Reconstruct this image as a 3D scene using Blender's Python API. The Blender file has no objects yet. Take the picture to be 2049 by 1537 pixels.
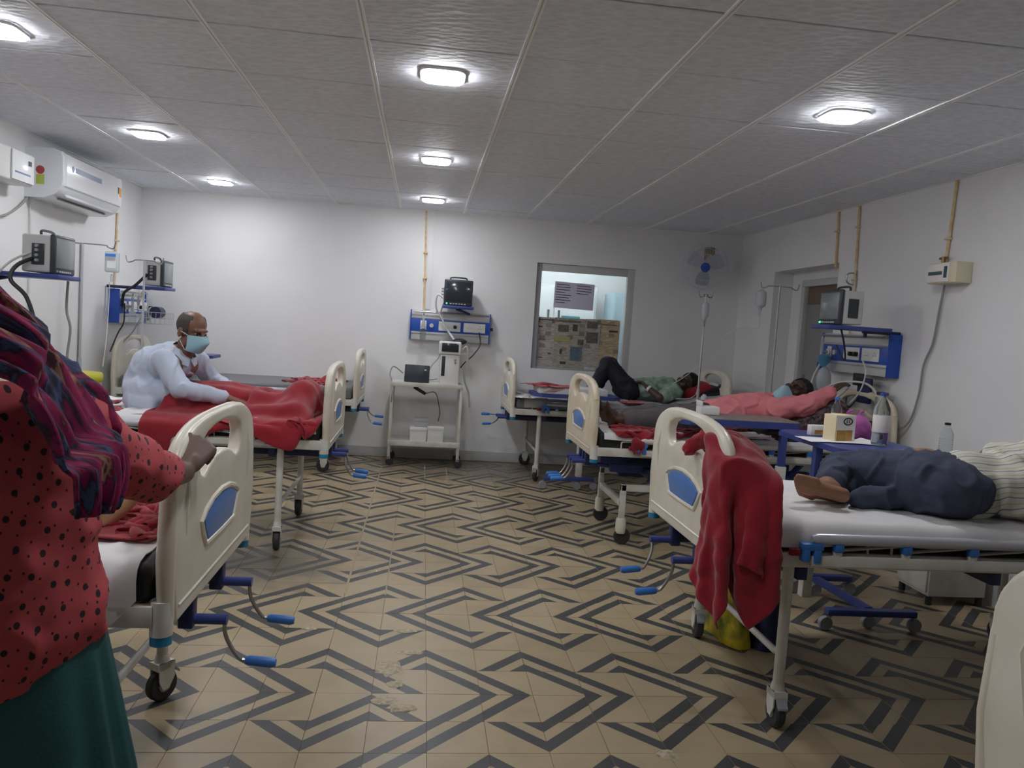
import bpy, bmesh, math, random
import numpy as np
from mathutils import Vector, Matrix, noise as mnoise
random.seed(7); np.random.seed(7)
sc = bpy.context.scene
COL = sc.collection

# ------------------------------------------------------------------ camera
cam = bpy.data.cameras.new('camera'); camo = bpy.data.objects.new('camera', cam); COL.objects.link(camo)
cam.sensor_fit = 'HORIZONTAL'; cam.sensor_width = 36.0; cam.lens = 27.456; cam.clip_start = 0.05; cam.clip_end = 60
RC = [[0.991565, 0.056712, 0.116548], [-0.111902, -0.079167, 0.990561], [0.065403, -0.995247, -0.072153]]
M = Matrix(((RC[0][0], -RC[0][1], -RC[0][2], 0.0), (RC[1][0], -RC[1][1], -RC[1][2], 0.0), (RC[2][0], -RC[2][1], -RC[2][2], 1.373), (0, 0, 0, 1)))
camo.matrix_world = M
sc.camera = camo

# ------------------------------------------------------------------ world, exposure
w = bpy.data.worlds.new('world'); sc.world = w; w.use_nodes = True
w.node_tree.nodes['Background'].inputs[0].default_value = (0.75, 0.8, 0.9, 1)
w.node_tree.nodes['Background'].inputs[1].default_value = 0.05
vs = sc.view_settings
sc.display_settings.display_device = 'sRGB'
vs.view_transform = 'Standard'; vs.look = 'None'; vs.gamma = 1.0; vs.use_curve_mapping = False
vs.exposure = 1.32
LAMP = 38.0          # emission of the ceiling LED panels

# ------------------------------------------------------------------ room numbers (metres)
XL, XR, YB, YF, ZC = -2.71, 3.23, 7.84, -1.6, 2.463

# ------------------------------------------------------------------ helpers: materials
def lin(c):
    c = c / 255.0
    return c / 12.92 if c <= 0.04045 else ((c + 0.055) / 1.055) ** 2.4
def rgb(r, g, b): return (lin(r), lin(g), lin(b), 1.0)
MATS = {}
def mat(name, col, rough=0.5, metal=0.0, var=0.0, vscale=6.0, bump=0.0, bscale=60.0, emit=0.0, trans=0.0, ior=1.45, col2=None, alpha=1.0, stretch=None, coat=0.0, sheen=0.0):
    m = bpy.data.materials.new(name); m.use_nodes = True; MATS[name] = m
    nt = m.node_tree; b = nt.nodes['Principled BSDF']
    c = rgb(*col)
    b.inputs['Base Color'].default_value = c
    b.inputs['Roughness'].default_value = rough; b.inputs['Metallic'].default_value = metal
    b.inputs['IOR'].default_value = ior
    if trans: b.inputs['Transmission Weight'].default_value = trans
    if alpha < 1: b.inputs['Alpha'].default_value = alpha
    if coat: b.inputs['Coat Weight'].default_value = coat
    if sheen: b.inputs['Sheen Weight'].default_value = sheen
    if emit:
        b.inputs['Emission Color'].default_value = c; b.inputs['Emission Strength'].default_value = emit
    if var or bump:
        tc = nt.nodes.new('ShaderNodeTexCoord'); mp = nt.nodes.new('ShaderNodeMapping')
        nt.links.new(tc.outputs['Object'], mp.inputs['Vector'])
        if stretch: mp.inputs['Scale'].default_value = stretch
    if var:
        n = nt.nodes.new('ShaderNodeTexNoise'); n.inputs['Scale'].default_value = vscale; n.inputs['Detail'].default_value = 5
        nt.links.new(mp.outputs[0], n.inputs['Vector'])
        r = nt.nodes.new('ShaderNodeValToRGB')
        c2 = rgb(*col2) if col2 else tuple(max(0, x * (1 - var)) for x in c[:3]) + (1,)
        r.color_ramp.elements[0].color = c2; r.color_ramp.elements[1].color = c
        r.color_ramp.elements[0].position = 0.35; r.color_ramp.elements[1].position = 0.62
        nt.links.new(n.outputs['Fac'], r.inputs['Fac']); nt.links.new(r.outputs[0], b.inputs['Base Color'])
    if bump:
        n2 = nt.nodes.new('ShaderNodeTexNoise'); n2.inputs['Scale'].default_value = bscale; n2.inputs['Detail'].default_value = 4
        nt.links.new(mp.outputs[0], n2.inputs['Vector'])
        bp = nt.nodes.new('ShaderNodeBump'); bp.inputs['Strength'].default_value = bump; bp.inputs['Distance'].default_value = 0.01
        nt.links.new(n2.outputs['Fac'], bp.inputs['Height']); nt.links.new(bp.outputs[0], b.inputs['Normal'])
    return m

# ------------------------------------------------------------------ helpers: meshes
class MB:
    def __init__(s): s.v = []; s.f = []; s.mi = []
    def add(s, v, f, mi=0):
        o = len(s.v); s.v += [tuple(p) for p in v]; s.f += [[i + o for i in q] for q in f]; s.mi += [mi] * len(f); return s
    def box(s, x0, x1, y0, y1, z0, z1, bev=0.0, mi=0, seg=2):
        if x1 < x0: x0, x1 = x1, x0
        if y1 < y0: y0, y1 = y1, y0
        if z1 < z0: z0, z1 = z1, z0
        if bev <= 0:
            v = [(x, y, z) for z in (z0, z1) for y in (y0, y1) for x in (x0, x1)]
            return s.add(v, [(0, 2, 3, 1), (4, 5, 7, 6), (0, 1, 5, 4), (2, 6, 7, 3), (0, 4, 6, 2), (1, 3, 7, 5)], mi)
        bm = bmesh.new(); bmesh.ops.create_cube(bm, size=1)
        for p in bm.verts: p.co = Vector(((x0 + x1) / 2 + p.co.x * (x1 - x0), (y0 + y1) / 2 + p.co.y * (y1 - y0), (z0 + z1) / 2 + p.co.z * (z1 - z0)))
        b = min(bev, (x1 - x0) * .49, (y1 - y0) * .49, (z1 - z0) * .49)
        bmesh.ops.bevel(bm, geom=bm.edges[:], offset=b, segments=seg, affect='EDGES', profile=0.5)
        s.bm(bm, mi); return s
    def bm(s, bm, mi=0):
        bm.verts.index_update()
        s.add([p.co[:] for p in bm.verts], [[p.index for p in f.verts] for f in bm.faces], mi); bm.free()
    def obox(s, c, size, rot, bev=0.0, mi=0):
        t = MB(); t.box(-size[0] / 2, size[0] / 2, -size[1] / 2, size[1] / 2, -size[2] / 2, size[2] / 2, bev)
        m = rot if isinstance(rot, Matrix) else Matrix.Rotation(rot, 3, 'Z')
        return s.add([(m @ Vector(p)) + Vector(c) for p in t.v], t.f, mi)
    def tube(s, pts, r, n=8, mi=0, cap=True, closed=False):
        pts = [Vector(p) for p in pts]; N = len(pts)
        rs = r if isinstance(r, (list, tuple)) else [r] * N
        T = []
        for i in range(N):
            a = pts[(i - 1) % N] if (closed or i > 0) else pts[i]; b = pts[(i + 1) % N] if (closed or i < N - 1) else pts[i]
            t = (b - a); T.append(t.normalized() if t.length > 1e-9 else Vector((0, 0, 1)))
        u = T[0].orthogonal().normalized(); V = []
        for i in range(N):
            u = (u - T[i] * u.dot(T[i]))
            u = u.normalized() if u.length > 1e-6 else T[i].orthogonal().normalized()
            w_ = T[i].cross(u)
            for k in range(n):
                a = 2 * math.pi * k / n
                V.append(pts[i] + (u * math.cos(a) + w_ * math.sin(a)) * rs[i])
        F = []
        for i in range(N if closed else N - 1):
            for k in range(n):
                k2 = (k + 1) % n; j = (i + 1) % N
                F.append((i * n + k, i * n + k2, j * n + k2, j * n + k))
        if cap and not closed: F.append(list(range(n))[::-1]); F.append([(N - 1) * n + k for k in range(n)])
        return s.add(V, F, mi)
    def cyl(s, a, b, r, r2=None, n=14, mi=0): return s.tube([a, b], [r, r if r2 is None else r2], n, mi)
    def lathe(s, prof, c=(0, 0, 0), n=20, axis='z', mi=0):
        V = []; F = []
        for (r, h) in prof:
            for k in range(n):
                a = 2 * math.pi * k / n; x, y = r * math.cos(a), r * math.sin(a)
                p = (x, y, h) if axis == 'z' else ((h, x, y) if axis == 'x' else (x, h, -y))
                V.append((p[0] + c[0], p[1] + c[1], p[2] + c[2]))
        for i in range(len(prof) - 1):
            for k in range(n):
                k2 = (k + 1) % n; F.append((i * n + k, i * n + k2, (i + 1) * n + k2, (i + 1) * n + k))
        F.append(list(range(n))[::-1]); F.append([(len(prof) - 1) * n + k for k in range(n)])
        return s.add(V, F, mi)
    def ell(s, c, r, rot=None, n=16, m=10, mi=0):
        V = []; F = []; c = Vector(c)
        for i in range(m + 1):
            t = math.pi * i / m
            for k in range(n):
                a = 2 * math.pi * k / n
                p = Vector((r[0] * math.sin(t) * math.cos(a), r[1] * math.sin(t) * math.sin(a), r[2] * math.cos(t)))
                V.append((rot @ p if rot else p) + c)
        for i in range(m):
            for k in range(n):
                k2 = (k + 1) % n
                F.append((i * n + k, (i + 1) * n + k, (i + 1) * n + k2, i * n + k2))
        return s.add(V, F, mi)
    def prism(s, poly, d0, d1, axis='x', mi=0):
        def P(a, b, d): return (d, a, b) if axis == 'x' else ((a, d, b) if axis == 'y' else (a, b, d))
        n = len(poly); V = [P(a, b, d0) for a, b in poly] + [P(a, b, d1) for a, b in poly]
        F = [list(range(n))[::-1], [n + i for i in range(n)]] + [(i, (i + 1) % n, n + (i + 1) % n, n + i) for i in range(n)]
        return s.add(V, F, mi)
    def mesh(s, name, mats, sharp=40, weld=True):
        me = bpy.data.meshes.new(name); me.from_pydata(s.v, [], s.f)
        for m in (mats if isinstance(mats, (list, tuple)) else [mats]): me.materials.append(MATS[m] if isinstance(m, str) else m)
        bm = bmesh.new(); bm.from_mesh(me)
        for f, i in zip(bm.faces, s.mi): f.material_index = i
        if weld: bmesh.ops.remove_doubles(bm, verts=bm.verts, dist=1e-5)
        bmesh.ops.recalc_face_normals(bm, faces=bm.faces)
        th = math.radians(sharp)
        for f in bm.faces: f.smooth = True
        for e in bm.edges:
            if len(e.link_faces) != 2 or e.calc_face_angle(0) > th: e.smooth = False
        bm.to_mesh(me); bm.free(); return me
    def build(s, name, m, parent=None, loc=None, rz=None, sharp=40):
        o = bpy.data.objects.new(name, s.mesh(name, m, sharp)); COL.objects.link(o)
        if parent: o.parent = parent
        if loc is not None: o.location = loc
        if rz is not None: o.rotation_euler.z = rz
        return o
def tag(o, label, cat, group=None):
    o['label'] = label; o['category'] = cat
    if group: o['group'] = group
    return o
def struct(o, label=None):
    o['kind'] = 'structure'
    if label: o['label'] = label
    return o
def thing(name, label, cat, loc=(0, 0, 0), rz=0.0, group=None):
    o = bpy.data.objects.new(name, None); COL.objects.link(o); o.location = loc; o.rotation_euler.z = rz; o.empty_display_size = .1
    return tag(o, label, cat, group)
def copy_tree(o, parent=None):
    c = o.copy(); COL.objects.link(c); c.parent = parent
    for ch in o.children: copy_tree(ch, c)
    return c
def obj_from_mesh(name, me, parent=None, loc=None):
    o = bpy.data.objects.new(name, me); COL.objects.link(o)
    if parent: o.parent = parent
    if loc is not None: o.location = loc
    return o
def smooth_all(me):
    me.polygons.foreach_set('use_smooth', [True] * len(me.polygons)); me.update()
def evaluate(o, name, m):
    """apply the modifiers of o, give back a plain mesh"""
    bpy.context.view_layer.update()
    dg = bpy.context.evaluated_depsgraph_get()
    me = bpy.data.meshes.new_from_object(o.evaluated_get(dg))
    me.name = name; old = o.data
    bpy.data.objects.remove(o)
    me.materials.clear(); me.materials.append(MATS[m] if isinstance(m, str) else m)
    smooth_all(me); return me
def plate(name, loops, ext, bev, m, axis='x', parent=None, loc=(0, 0, 0), res=2):
    """flat plate with holes and rounded edges from closed outlines in (y,z)"""
    cu = bpy.data.curves.new(name, 'CURVE'); cu.dimensions = '2D'; cu.fill_mode = 'BOTH'
    cu.extrude = ext; cu.bevel_depth = bev; cu.bevel_resolution = res; cu.offset = -bev
    for lp in loops:
        sp = cu.splines.new('POLY'); sp.points.add(len(lp) - 1); sp.use_cyclic_u = True
        for p, q in zip(sp.points, lp): p.co = (q[0], q[1], 0, 1)
    o = bpy.data.objects.new(name, cu); COL.objects.link(o)
    me = evaluate(o, name, m)
    bm = bmesh.new(); bm.from_mesh(me)
    bmesh.ops.remove_doubles(bm, verts=bm.verts, dist=1e-5)
    for v in bm.verts:
        a, b, d = v.co
        v.co = Vector((d, a, b)) if axis == 'x' else (Vector((a, d, b)) if axis == 'y' else Vector((a, b, d)))
    bmesh.ops.recalc_face_normals(bm, faces=bm.faces)
    for e in bm.edges:
        if len(e.link_faces) == 2 and e.calc_face_angle(0) > math.radians(50): e.smooth = False
    bm.to_mesh(me); bm.free()
    return obj_from_mesh(name, me, parent, loc)
def spline(pts, n=8):
    """Catmull-Rom through points"""
    P = [Vector(p) for p in pts]; out = []
    for i in range(len(P) - 1):
        p0 = P[max(i - 1, 0)]; p1 = P[i]; p2 = P[i + 1]; p3 = P[min(i + 2, len(P) - 1)]
        for k in range(n):
            t = k / n
            out.append(0.5 * ((2 * p1) + (p2 - p0) * t + (2 * p0 - 5 * p1 + 4 * p2 - p3) * t * t + (3 * p1 - p0 - 3 * p2 + p3) * t ** 3))
    out.append(P[-1]); return out

# ================================================================== materials
mat('wall_paint', (236, 236, 236), .62, var=.05, vscale=1.3, bump=.03, bscale=25)
mat('wall_dado', (214, 214, 212), .5, var=.05, vscale=1.5)
mat('ceiling_tile', (216, 216, 217), .6)
mat('ceiling_bar', (250, 250, 250), .4)
mat('ceiling_slab', (40, 40, 40), .8)
mat('led', (250, 251, 255), .4, emit=LAMP)
mat('white_plastic', (228, 228, 226), .35)
mat('white_gloss', (236, 238, 240), .18, coat=.4)
mat('cream', (229, 224, 210), .32, var=.06, vscale=5, col2=(214, 206, 186))
mat('cream_old', (222, 212, 190), .35, var=.06, vscale=5, col2=(206, 192, 164))
mat('insert_blue', (84, 128, 196), .3)
mat('paint_white', (222, 221, 214), .35, var=.08, vscale=9, col2=(204, 200, 188))
mat('blue_steel', (60, 74, 140), .35)
mat('navy_steel', (38, 44, 84), .4)
mat('blue_grip', (62, 124, 205), .35)
mat('cap_blue', (40, 130, 170), .4)
mat('rail_grey', (196, 198, 204), .3, metal=.25)
mat('steel', (178, 178, 178), .25, metal=.9)
mat('tabletop_steel', (146, 143, 140), .4, metal=.3)
mat('deck', (70, 70, 74), .5)
mat('rubber', (52, 52, 54), .6)
mat('wheel_grey', (150, 152, 156), .5)
mat('black_plastic', (26, 28, 32), .4)
mat('rexine_black', (36, 37, 40), .42, bump=.05, bscale=90)
mat('rexine_grey', (112, 112, 114), .42, bump=.04, bscale=60)
mat('sheet', (232, 230, 230), .8, bump=.06, bscale=40, var=.04, vscale=4)
mat('sheet_grey', (184, 184, 188), .8, bump=.06, bscale=40, var=.08, vscale=4)
mat('blanket', (152, 26, 42), .95, bump=.25, bscale=220, var=.18, vscale=5, sheen=.3)
mat('blanket_lining', (92, 26, 58), .9, bump=.2, bscale=200)
mat('monitor_body', (196, 196, 194), .4)
mat('monitor_bezel', (52, 58, 64), .35)
mat('screen_dark', (44, 50, 58), .15, coat=.3)
mat('screen_grey', (120, 126, 128), .2, coat=.3)
mat('led_green', (60, 220, 130), .4, emit=1.5)
mat('panel_blue', (44, 84, 178), .35)
mat('panel_lip', (206, 206, 206), .35)
mat('socket', (238, 238, 236), .35)
mat('pipe_orange', (222, 182, 120), .4, var=.2, vscale=20, col2=(226, 212, 184))
mat('cable_grey', (150, 150, 148), .5)
mat('cable_white', (214, 214, 210), .45)
mat('cable_black', (40, 42, 46), .5)
mat('brass', (150, 120, 80), .35, metal=.7)
mat('ac_body', (226, 230, 234), .25, coat=.3)
mat('ac_slot', (104, 104, 104), .5)
mat('ac_mark', (74, 96, 138), .4)
mat('sticker_green', (176, 190, 84), .5)
mat('sticker_red', (170, 70, 70), .5)
mat('sticker_orange', (226, 160, 60), .5)
mat('sticker_white', (232, 232, 232), .5)
mat('sticker_dark', (70, 76, 84), .5)
mat('glass', (235, 245, 245), .03, trans=1.0, ior=1.01)
mat('alu', (158, 158, 162), .4)
mat('paper', (206, 204, 222), .8)
mat('paper_white', (236, 236, 236), .8)
mat('ink', (70, 70, 92), .8)
mat('teal_print', (90, 150, 160), .7)
mat('cabinet_blue', (176, 196, 204), .4)
mat('door_grey', (146, 146, 146), .5)
mat('door_frame', (200, 200, 198), .4)
mat('door_brown', (120, 100, 84), .5)
mat('fan_white', (206, 210, 220), .35)
mat('fan_blade', (196, 202, 216), .3, alpha=.75)
mat('fan_blue', (60, 84, 170), .3)
mat('box_white', (226, 226, 224), .6)
mat('box_grey', (178, 178, 178), .6)
mat('saline', (226, 232, 236), .2, trans=.45, ior=1.2)
mat('pet', (232, 240, 242), .06, trans=.95, ior=1.08)
mat('water', (225, 235, 245), .02, trans=1.0, ior=1.2)
mat('carton_cream', (232, 216, 178), .6)
mat('carton_white', (234, 232, 226), .5)
mat('carton_brown', (190, 146, 74), .5, var=.35, vscale=30)
mat('bag_pink', (206, 118, 190), .3, trans=.35, ior=1.1)
mat('bag_yellow', (206, 182, 40), .4, var=.25, vscale=14, col2=(92, 110, 42))
mat('bag_navy', (32, 38, 74), .6)
mat('pattern_dark', (34, 32, 36), .8, var=.5, vscale=45, col2=(120, 96, 100))
mat('blue_tint', (120, 190, 220), .3, trans=.5, ior=1.1)
mat('blue_curtain', (52, 84, 130), .7)
mat('switch_cream', (224, 216, 186), .45)
mat('switch_label', (62, 84, 92), .5)
mat('yellow_lid', (196, 190, 60), .4)
mat('skirting', (190, 190, 188), .5)

# floor tile: cement encaustic, colour drifts a little from tile to tile
def tile_mat(name, c1, c2, c3):
    m = mat(name, c1, .38); nt = m.node_tree; b = nt.nodes['Principled BSDF']
    g = nt.nodes.new('ShaderNodeNewGeometry')
    sn = nt.nodes.new('ShaderNodeVectorMath'); sn.operation = 'SNAP'; sn.inputs[1].default_value = (.2, .2, 10)
    off = nt.nodes.new('ShaderNodeVectorMath'); off.operation = 'ADD'; off.inputs[1].default_value = (-.0871 + 4, -2.4114 + 8, 5)
    nt.links.new(g.outputs['Position'], off.inputs[0]); nt.links.new(off.outputs[0], sn.inputs[0])
    wn = nt.nodes.new('ShaderNodeTexWhiteNoise'); nt.links.new(sn.outputs[0], wn.inputs['Vector'])
    n = nt.nodes.new('ShaderNodeTexNoise'); n.inputs['Scale'].default_value = 7; n.inputs['Detail'].default_value = 6
    nt.links.new(g.outputs['Position'], n.inputs['Vector'])
    r = nt.nodes.new('ShaderNodeValToRGB'); r.color_ramp.elements[0].color = rgb(*c2); r.color_ramp.elements[1].color = rgb(*c1)
    r.color_ramp.elements[0].position = .3; r.color_ramp.elements[1].position = .65
    nt.links.new(n.outputs['Fac'], r.inputs['Fac'])
    mx = nt.nodes.new('ShaderNodeMix'); mx.data_type = 'RGBA'; mx.inputs[7].default_value = rgb(*c3)
    ml = nt.nodes.new('ShaderNodeMath'); ml.operation = 'MULTIPLY'; ml.inputs[1].default_value = .55
    nt.links.new(wn.outputs['Value'], ml.inputs[0]); nt.links.new(ml.outputs[0], mx.inputs[0])
    nt.links.new(r.outputs[0], mx.inputs[6])
    # grime trodden into the tiles: two dull patches with ragged edges
    last = mx.outputs[2]
    for (px, py, sx, sy) in ((.75, 7.45, 1.15, .75), (-.85, 4.25, .5, .42)):
        mp = nt.nodes.new('ShaderNodeMapping'); mp.inputs['Location'].default_value = (-px / sx, -py / sy, 0); mp.inputs['Scale'].default_value = (1 / sx, 1 / sy, 0)
        nt.links.new(g.outputs['Position'], mp.inputs['Vector'])
        ln = nt.nodes.new('ShaderNodeVectorMath'); ln.operation = 'LENGTH'; nt.links.new(mp.outputs[0], ln.inputs[0])
        ad = nt.nodes.new('ShaderNodeMath'); ad.operation = 'MULTIPLY_ADD'; ad.inputs[1].default_value = 1.3; nt.links.new(n.outputs['Fac'], ad.inputs[0]); nt.links.new(ln.outputs['Value'], ad.inputs[2])
        mr = nt.nodes.new('ShaderNodeMapRange'); mr.inputs['From Min'].default_value = 1.1; mr.inputs['From Max'].default_value = 1.9; mr.inputs['To Min'].default_value = .72; mr.inputs['To Max'].default_value = 0
        nt.links.new(ad.outputs[0], mr.inputs['Value'])
        dm = nt.nodes.new('ShaderNodeMix'); dm.data_type = 'RGBA'; dm.inputs[7].default_value = rgb(98, 95, 90)
        nt.links.new(mr.outputs[0], dm.inputs[0]); nt.links.new(last, dm.inputs[6]); last = dm.outputs[2]
    nt.links.new(last, b.inputs['Base Color'])
    rr = nt.nodes.new('ShaderNodeMapRange'); rr.inputs['To Min'].default_value = .25; rr.inputs['To Max'].default_value = .5
    nt.links.new(n.outputs['Fac'], rr.inputs['Value']); nt.links.new(rr.outputs[0], b.inputs['Roughness'])
    bp = nt.nodes.new('ShaderNodeBump'); bp.inputs['Strength'].default_value = .08; bp.inputs['Distance'].default_value = .01
    nt.links.new(n.outputs['Fac'], bp.inputs['Height']); nt.links.new(bp.outputs[0], b.inputs['Normal'])
tile_mat('tile_buff', (176, 157, 124), (160, 143, 114), (182, 168, 140))
tile_mat('tile_slate', (74, 76, 78), (62, 64, 66), (86, 84, 82))
mat('grout', (120, 108, 84), .8)
mat('grout_pale', (176, 160, 130), .8)
mat('plaster_patch', (196, 184, 158), .8, var=.4, vscale=60, bump=.4, bscale=90)

# ceiling tile with its fine diagonal emboss
def emboss():
    m = MATS['ceiling_tile']; nt = m.node_tree; b = nt.nodes['Principled BSDF']
    g = nt.nodes.new('ShaderNodeNewGeometry'); mp = nt.nodes.new('ShaderNodeMapping'); mp.inputs['Rotation'].default_value = (0, 0, .6)
    mp.inputs['Scale'].default_value = (20, 34, 1)
    nt.links.new(g.outputs['Position'], mp.inputs['Vector'])
    n = nt.nodes.new('ShaderNodeTexVoronoi'); n.inputs['Scale'].default_value = 1.0
    nt.links.new(mp.outputs[0], n.inputs['Vector'])
    bp = nt.nodes.new('ShaderNodeBump'); bp.inputs['Strength'].default_value = .5; bp.inputs['Distance'].default_value = .006
    nt.links.new(n.outputs['Distance'], bp.inputs['Height']); nt.links.new(bp.outputs[0], b.inputs['Normal'])
    r = nt.nodes.new('ShaderNodeValToRGB'); r.color_ramp.elements[0].color = rgb(218, 222, 230); r.color_ramp.elements[1].color = rgb(238, 242, 250)  # shade of the relief painted in: low parts of the emboss get a darker colour
    nt.links.new(n.outputs['Distance'], r.inputs['Fac']); nt.links.new(r.outputs[0], b.inputs['Base Color'])
emboss()

# newspaper: columns of small print, dark pictures, yellowed sheets
def newsprint(name, base, seed):
    m = mat(name, base, .8); nt = m.node_tree; b = nt.nodes['Principled BSDF']
    tc = nt.nodes.new('ShaderNodeTexCoord')
    def brick(sx, sy, off, bias):
        mp = nt.nodes.new('ShaderNodeMapping'); mp.inputs['Scale'].default_value = (sx, 1, sy); mp.inputs['Location'].default_value = (off, 0, off * .7)
        nt.links.new(tc.outputs['Object'], mp.inputs['Vector'])
        sw = nt.nodes.new('ShaderNodeSeparateXYZ'); cb = nt.nodes.new('ShaderNodeCombineXYZ')
        nt.links.new(mp.outputs[0], sw.inputs[0]); nt.links.new(sw.outputs[0], cb.inputs[0]); nt.links.new(sw.outputs[2], cb.inputs[1])
        fl = nt.nodes.new('ShaderNodeVectorMath'); fl.operation = 'FLOOR'; nt.links.new(cb.outputs[0], fl.inputs[0])
        wn = nt.nodes.new('ShaderNodeTexWhiteNoise'); nt.links.new(fl.outputs[0], wn.inputs['Vector'])
        mr = nt.nodes.new('ShaderNodeMapRange'); mr.inputs['From Min'].default_value = bias; mr.inputs['From Max'].default_value = min(1, bias + .15); mr.clamp = True
        nt.links.new(wn.outputs['Value'], mr.inputs['Value']); return mr.outputs[0], wn.outputs['Color']
    f1, _ = brick(26, 190, seed, .4)
    f2, c2 = brick(17, 24, seed + 3.3, .84)
    m1 = nt.nodes.new('ShaderNodeMix'); m1.data_type = 'RGBA'; m1.inputs[6].default_value = rgb(*base)
    m1.inputs[7].default_value = rgb(*[int(x * .86) for x in base]); nt.links.new(f1, m1.inputs[0])
    pic = nt.nodes.new('ShaderNodeMix'); pic.data_type = 'RGBA'; pic.inputs[0].default_value = .07; pic.inputs[6].default_value = rgb(104, 101, 98)
    nt.links.new(c2, pic.inputs[7])
    m2 = nt.nodes.new('ShaderNodeMix'); m2.data_type = 'RGBA'; nt.links.new(f2, m2.inputs[0]); nt.links.new(m1.outputs[2], m2.inputs[6]); nt.links.new(pic.outputs[2], m2.inputs[7])
    nt.links.new(m2.outputs[2], b.inputs['Base Color'])
newsprint('news_a', (186, 178, 170), 0.0); newsprint('news_b', (176, 170, 156), 5.2); newsprint('news_c', (196, 180, 146), 9.7); newsprint('news_d', (178, 172, 150), 13.1)

# ================================================================== floor
TILE, OX, OY = .2, .0871, 2.4114
fl = struct(MB().box(XL - .1, XR + .5, YF, YB + .1, -.06, -.004).build('floor', 'grout'))
# the encaustic tile: one half plain, the other half slate stripe, buff stripe, slate corner (stripes in the +x +y corner)
def tile_mesh(name, corner):
    h = TILE / 2 - .0009; t = 0.0; L = 2 * h; b = -.004; m = MB()
    def q(k): return (h - k * L, h), (h, h - k * L)       # points on the two legs at distance k from the corner
    A0 = (h, h); a1, b1 = q(.335); a2, b2 = q(.635); a3, b3 = q(.965); D0, D1 = (-h, h), (h, -h)
    polys = [([A0, a1, b1], 1), ([a1, a2, b2, b1], 0), ([a2, a3, b3, b2], 1), ([a3, D0, (-h, -h), D1, b3], 0)]
    sg = {'TR': (1, 1), 'TL': (-1, 1), 'BR': (1, -1), 'BL': (-1, -1)}[corner]
    for p, mi in polys:
        V = [(x * sg[0], y * sg[1], t) for x, y in p]; m.add(V, [list(range(len(V)))], mi)
    c = [(-h, -h), (h, -h), (h, h), (-h, h)]
    for i in range(4):
        (x0, y0), (x1, y1) = c[i], c[(i + 1) % 4]
        m.add([(x0, y0, t), (x1, y1, t), (x1, y1, b), (x0, y0, b)], [(0, 1, 2, 3)], 0)
    me = bpy.data.meshes.new(name); me.from_pydata(m.v, [], m.f)
    for n_ in ('tile_buff', 'tile_slate'): me.materials.append(MATS[n_])
    for p, i in zip(me.polygons, m.mi): p.material_index = i
    bm = bmesh.new(); bm.from_mesh(me)
    for f in bm.faces:
        if abs(f.normal.z) > .5 and f.normal.z < 0: f.normal_flip()
    bm.to_mesh(me); bm.free(); return me, m
TM = {c: tile_mesh('floor_tile', c) for c in ('TL', 'TR', 'BL', 'BR')}
PAT = [('TL', 'TR'), ('BR', 'TL'), ('TR', 'BL'), ('BL', 'BR'), ('TR', 'TL'), ('BL', 'TR'), ('TL', 'BR'), ('BR', 'BL')]
cells = []
ci = Matrix(M).inverted()
for i in range(-15, 16):
    for j in range(-20, 28):
        cx, cy = OX + (i + .5) * TILE, OY + (j + .5) * TILE
        if cx - .1 < XL - .02 or cx + .1 > XR + .06 or cy - .1 < YF or cy + .1 > YB + .12: continue
        q = ci @ Vector((cx, cy, 0)); vis = False
        if q.z < -.2:
            u, v = q.x / -q.z * 27.456 / 36 * 2049 + 1024.5, 768.5 - q.y / -q.z * 27.456 / 36 * 2049
            vis = 150 < u < 2049 and 900 < v < 1560 and not (v > 1100 and u < 230)
        cells.append((cx, cy, {(-1, 0): 'BR', (-1, -1): 'TL', (-1, 1): 'BL'}.get((i, j)) or PAT[j % 8][i % 2], vis, math.hypot(cx, cy)))
seen = sorted([c for c in cells if c[3]], key=lambda c: c[4])[:298]
sset = set((c[0], c[1]) for c in seen)
rnd = random.Random(3)
for c in seen:
    o = bpy.data.objects.new('floor_tile', TM[c[2]][0]); COL.objects.link(o); o.parent = fl
    o.location = (c[0], c[1], rnd.uniform(-.0008, .0004))
rest = MB()
for c in cells:
    if (c[0], c[1]) in sset: continue
    src = TM[c[2]][1]; o = len(rest.v); dz = rnd.uniform(-.0008, .0004)
    rest.v += [(x + c[0], y + c[1], z + dz) for x, y, z in src.v]; rest.f += [[k + o for k in f] for f in src.f]; rest.mi += src.mi
me = bpy.data.meshes.new('far_floor_tiles'); me.from_pydata(rest.v, [], rest.f)
for n_ in ('tile_buff', 'tile_slate'): me.materials.append(MATS[n_])
me.polygons.foreach_set('material_index', rest.mi)
bm = bmesh.new(); bm.from_mesh(me)
for f in bm.faces:
    if abs(f.normal.z) > .5 and f.normal.z < 0: f.normal_flip()
bm.to_mesh(me); bm.free()
o = obj_from_mesh('far_floor_tiles', me, fl); o['kind'] = 'stuff'
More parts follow.
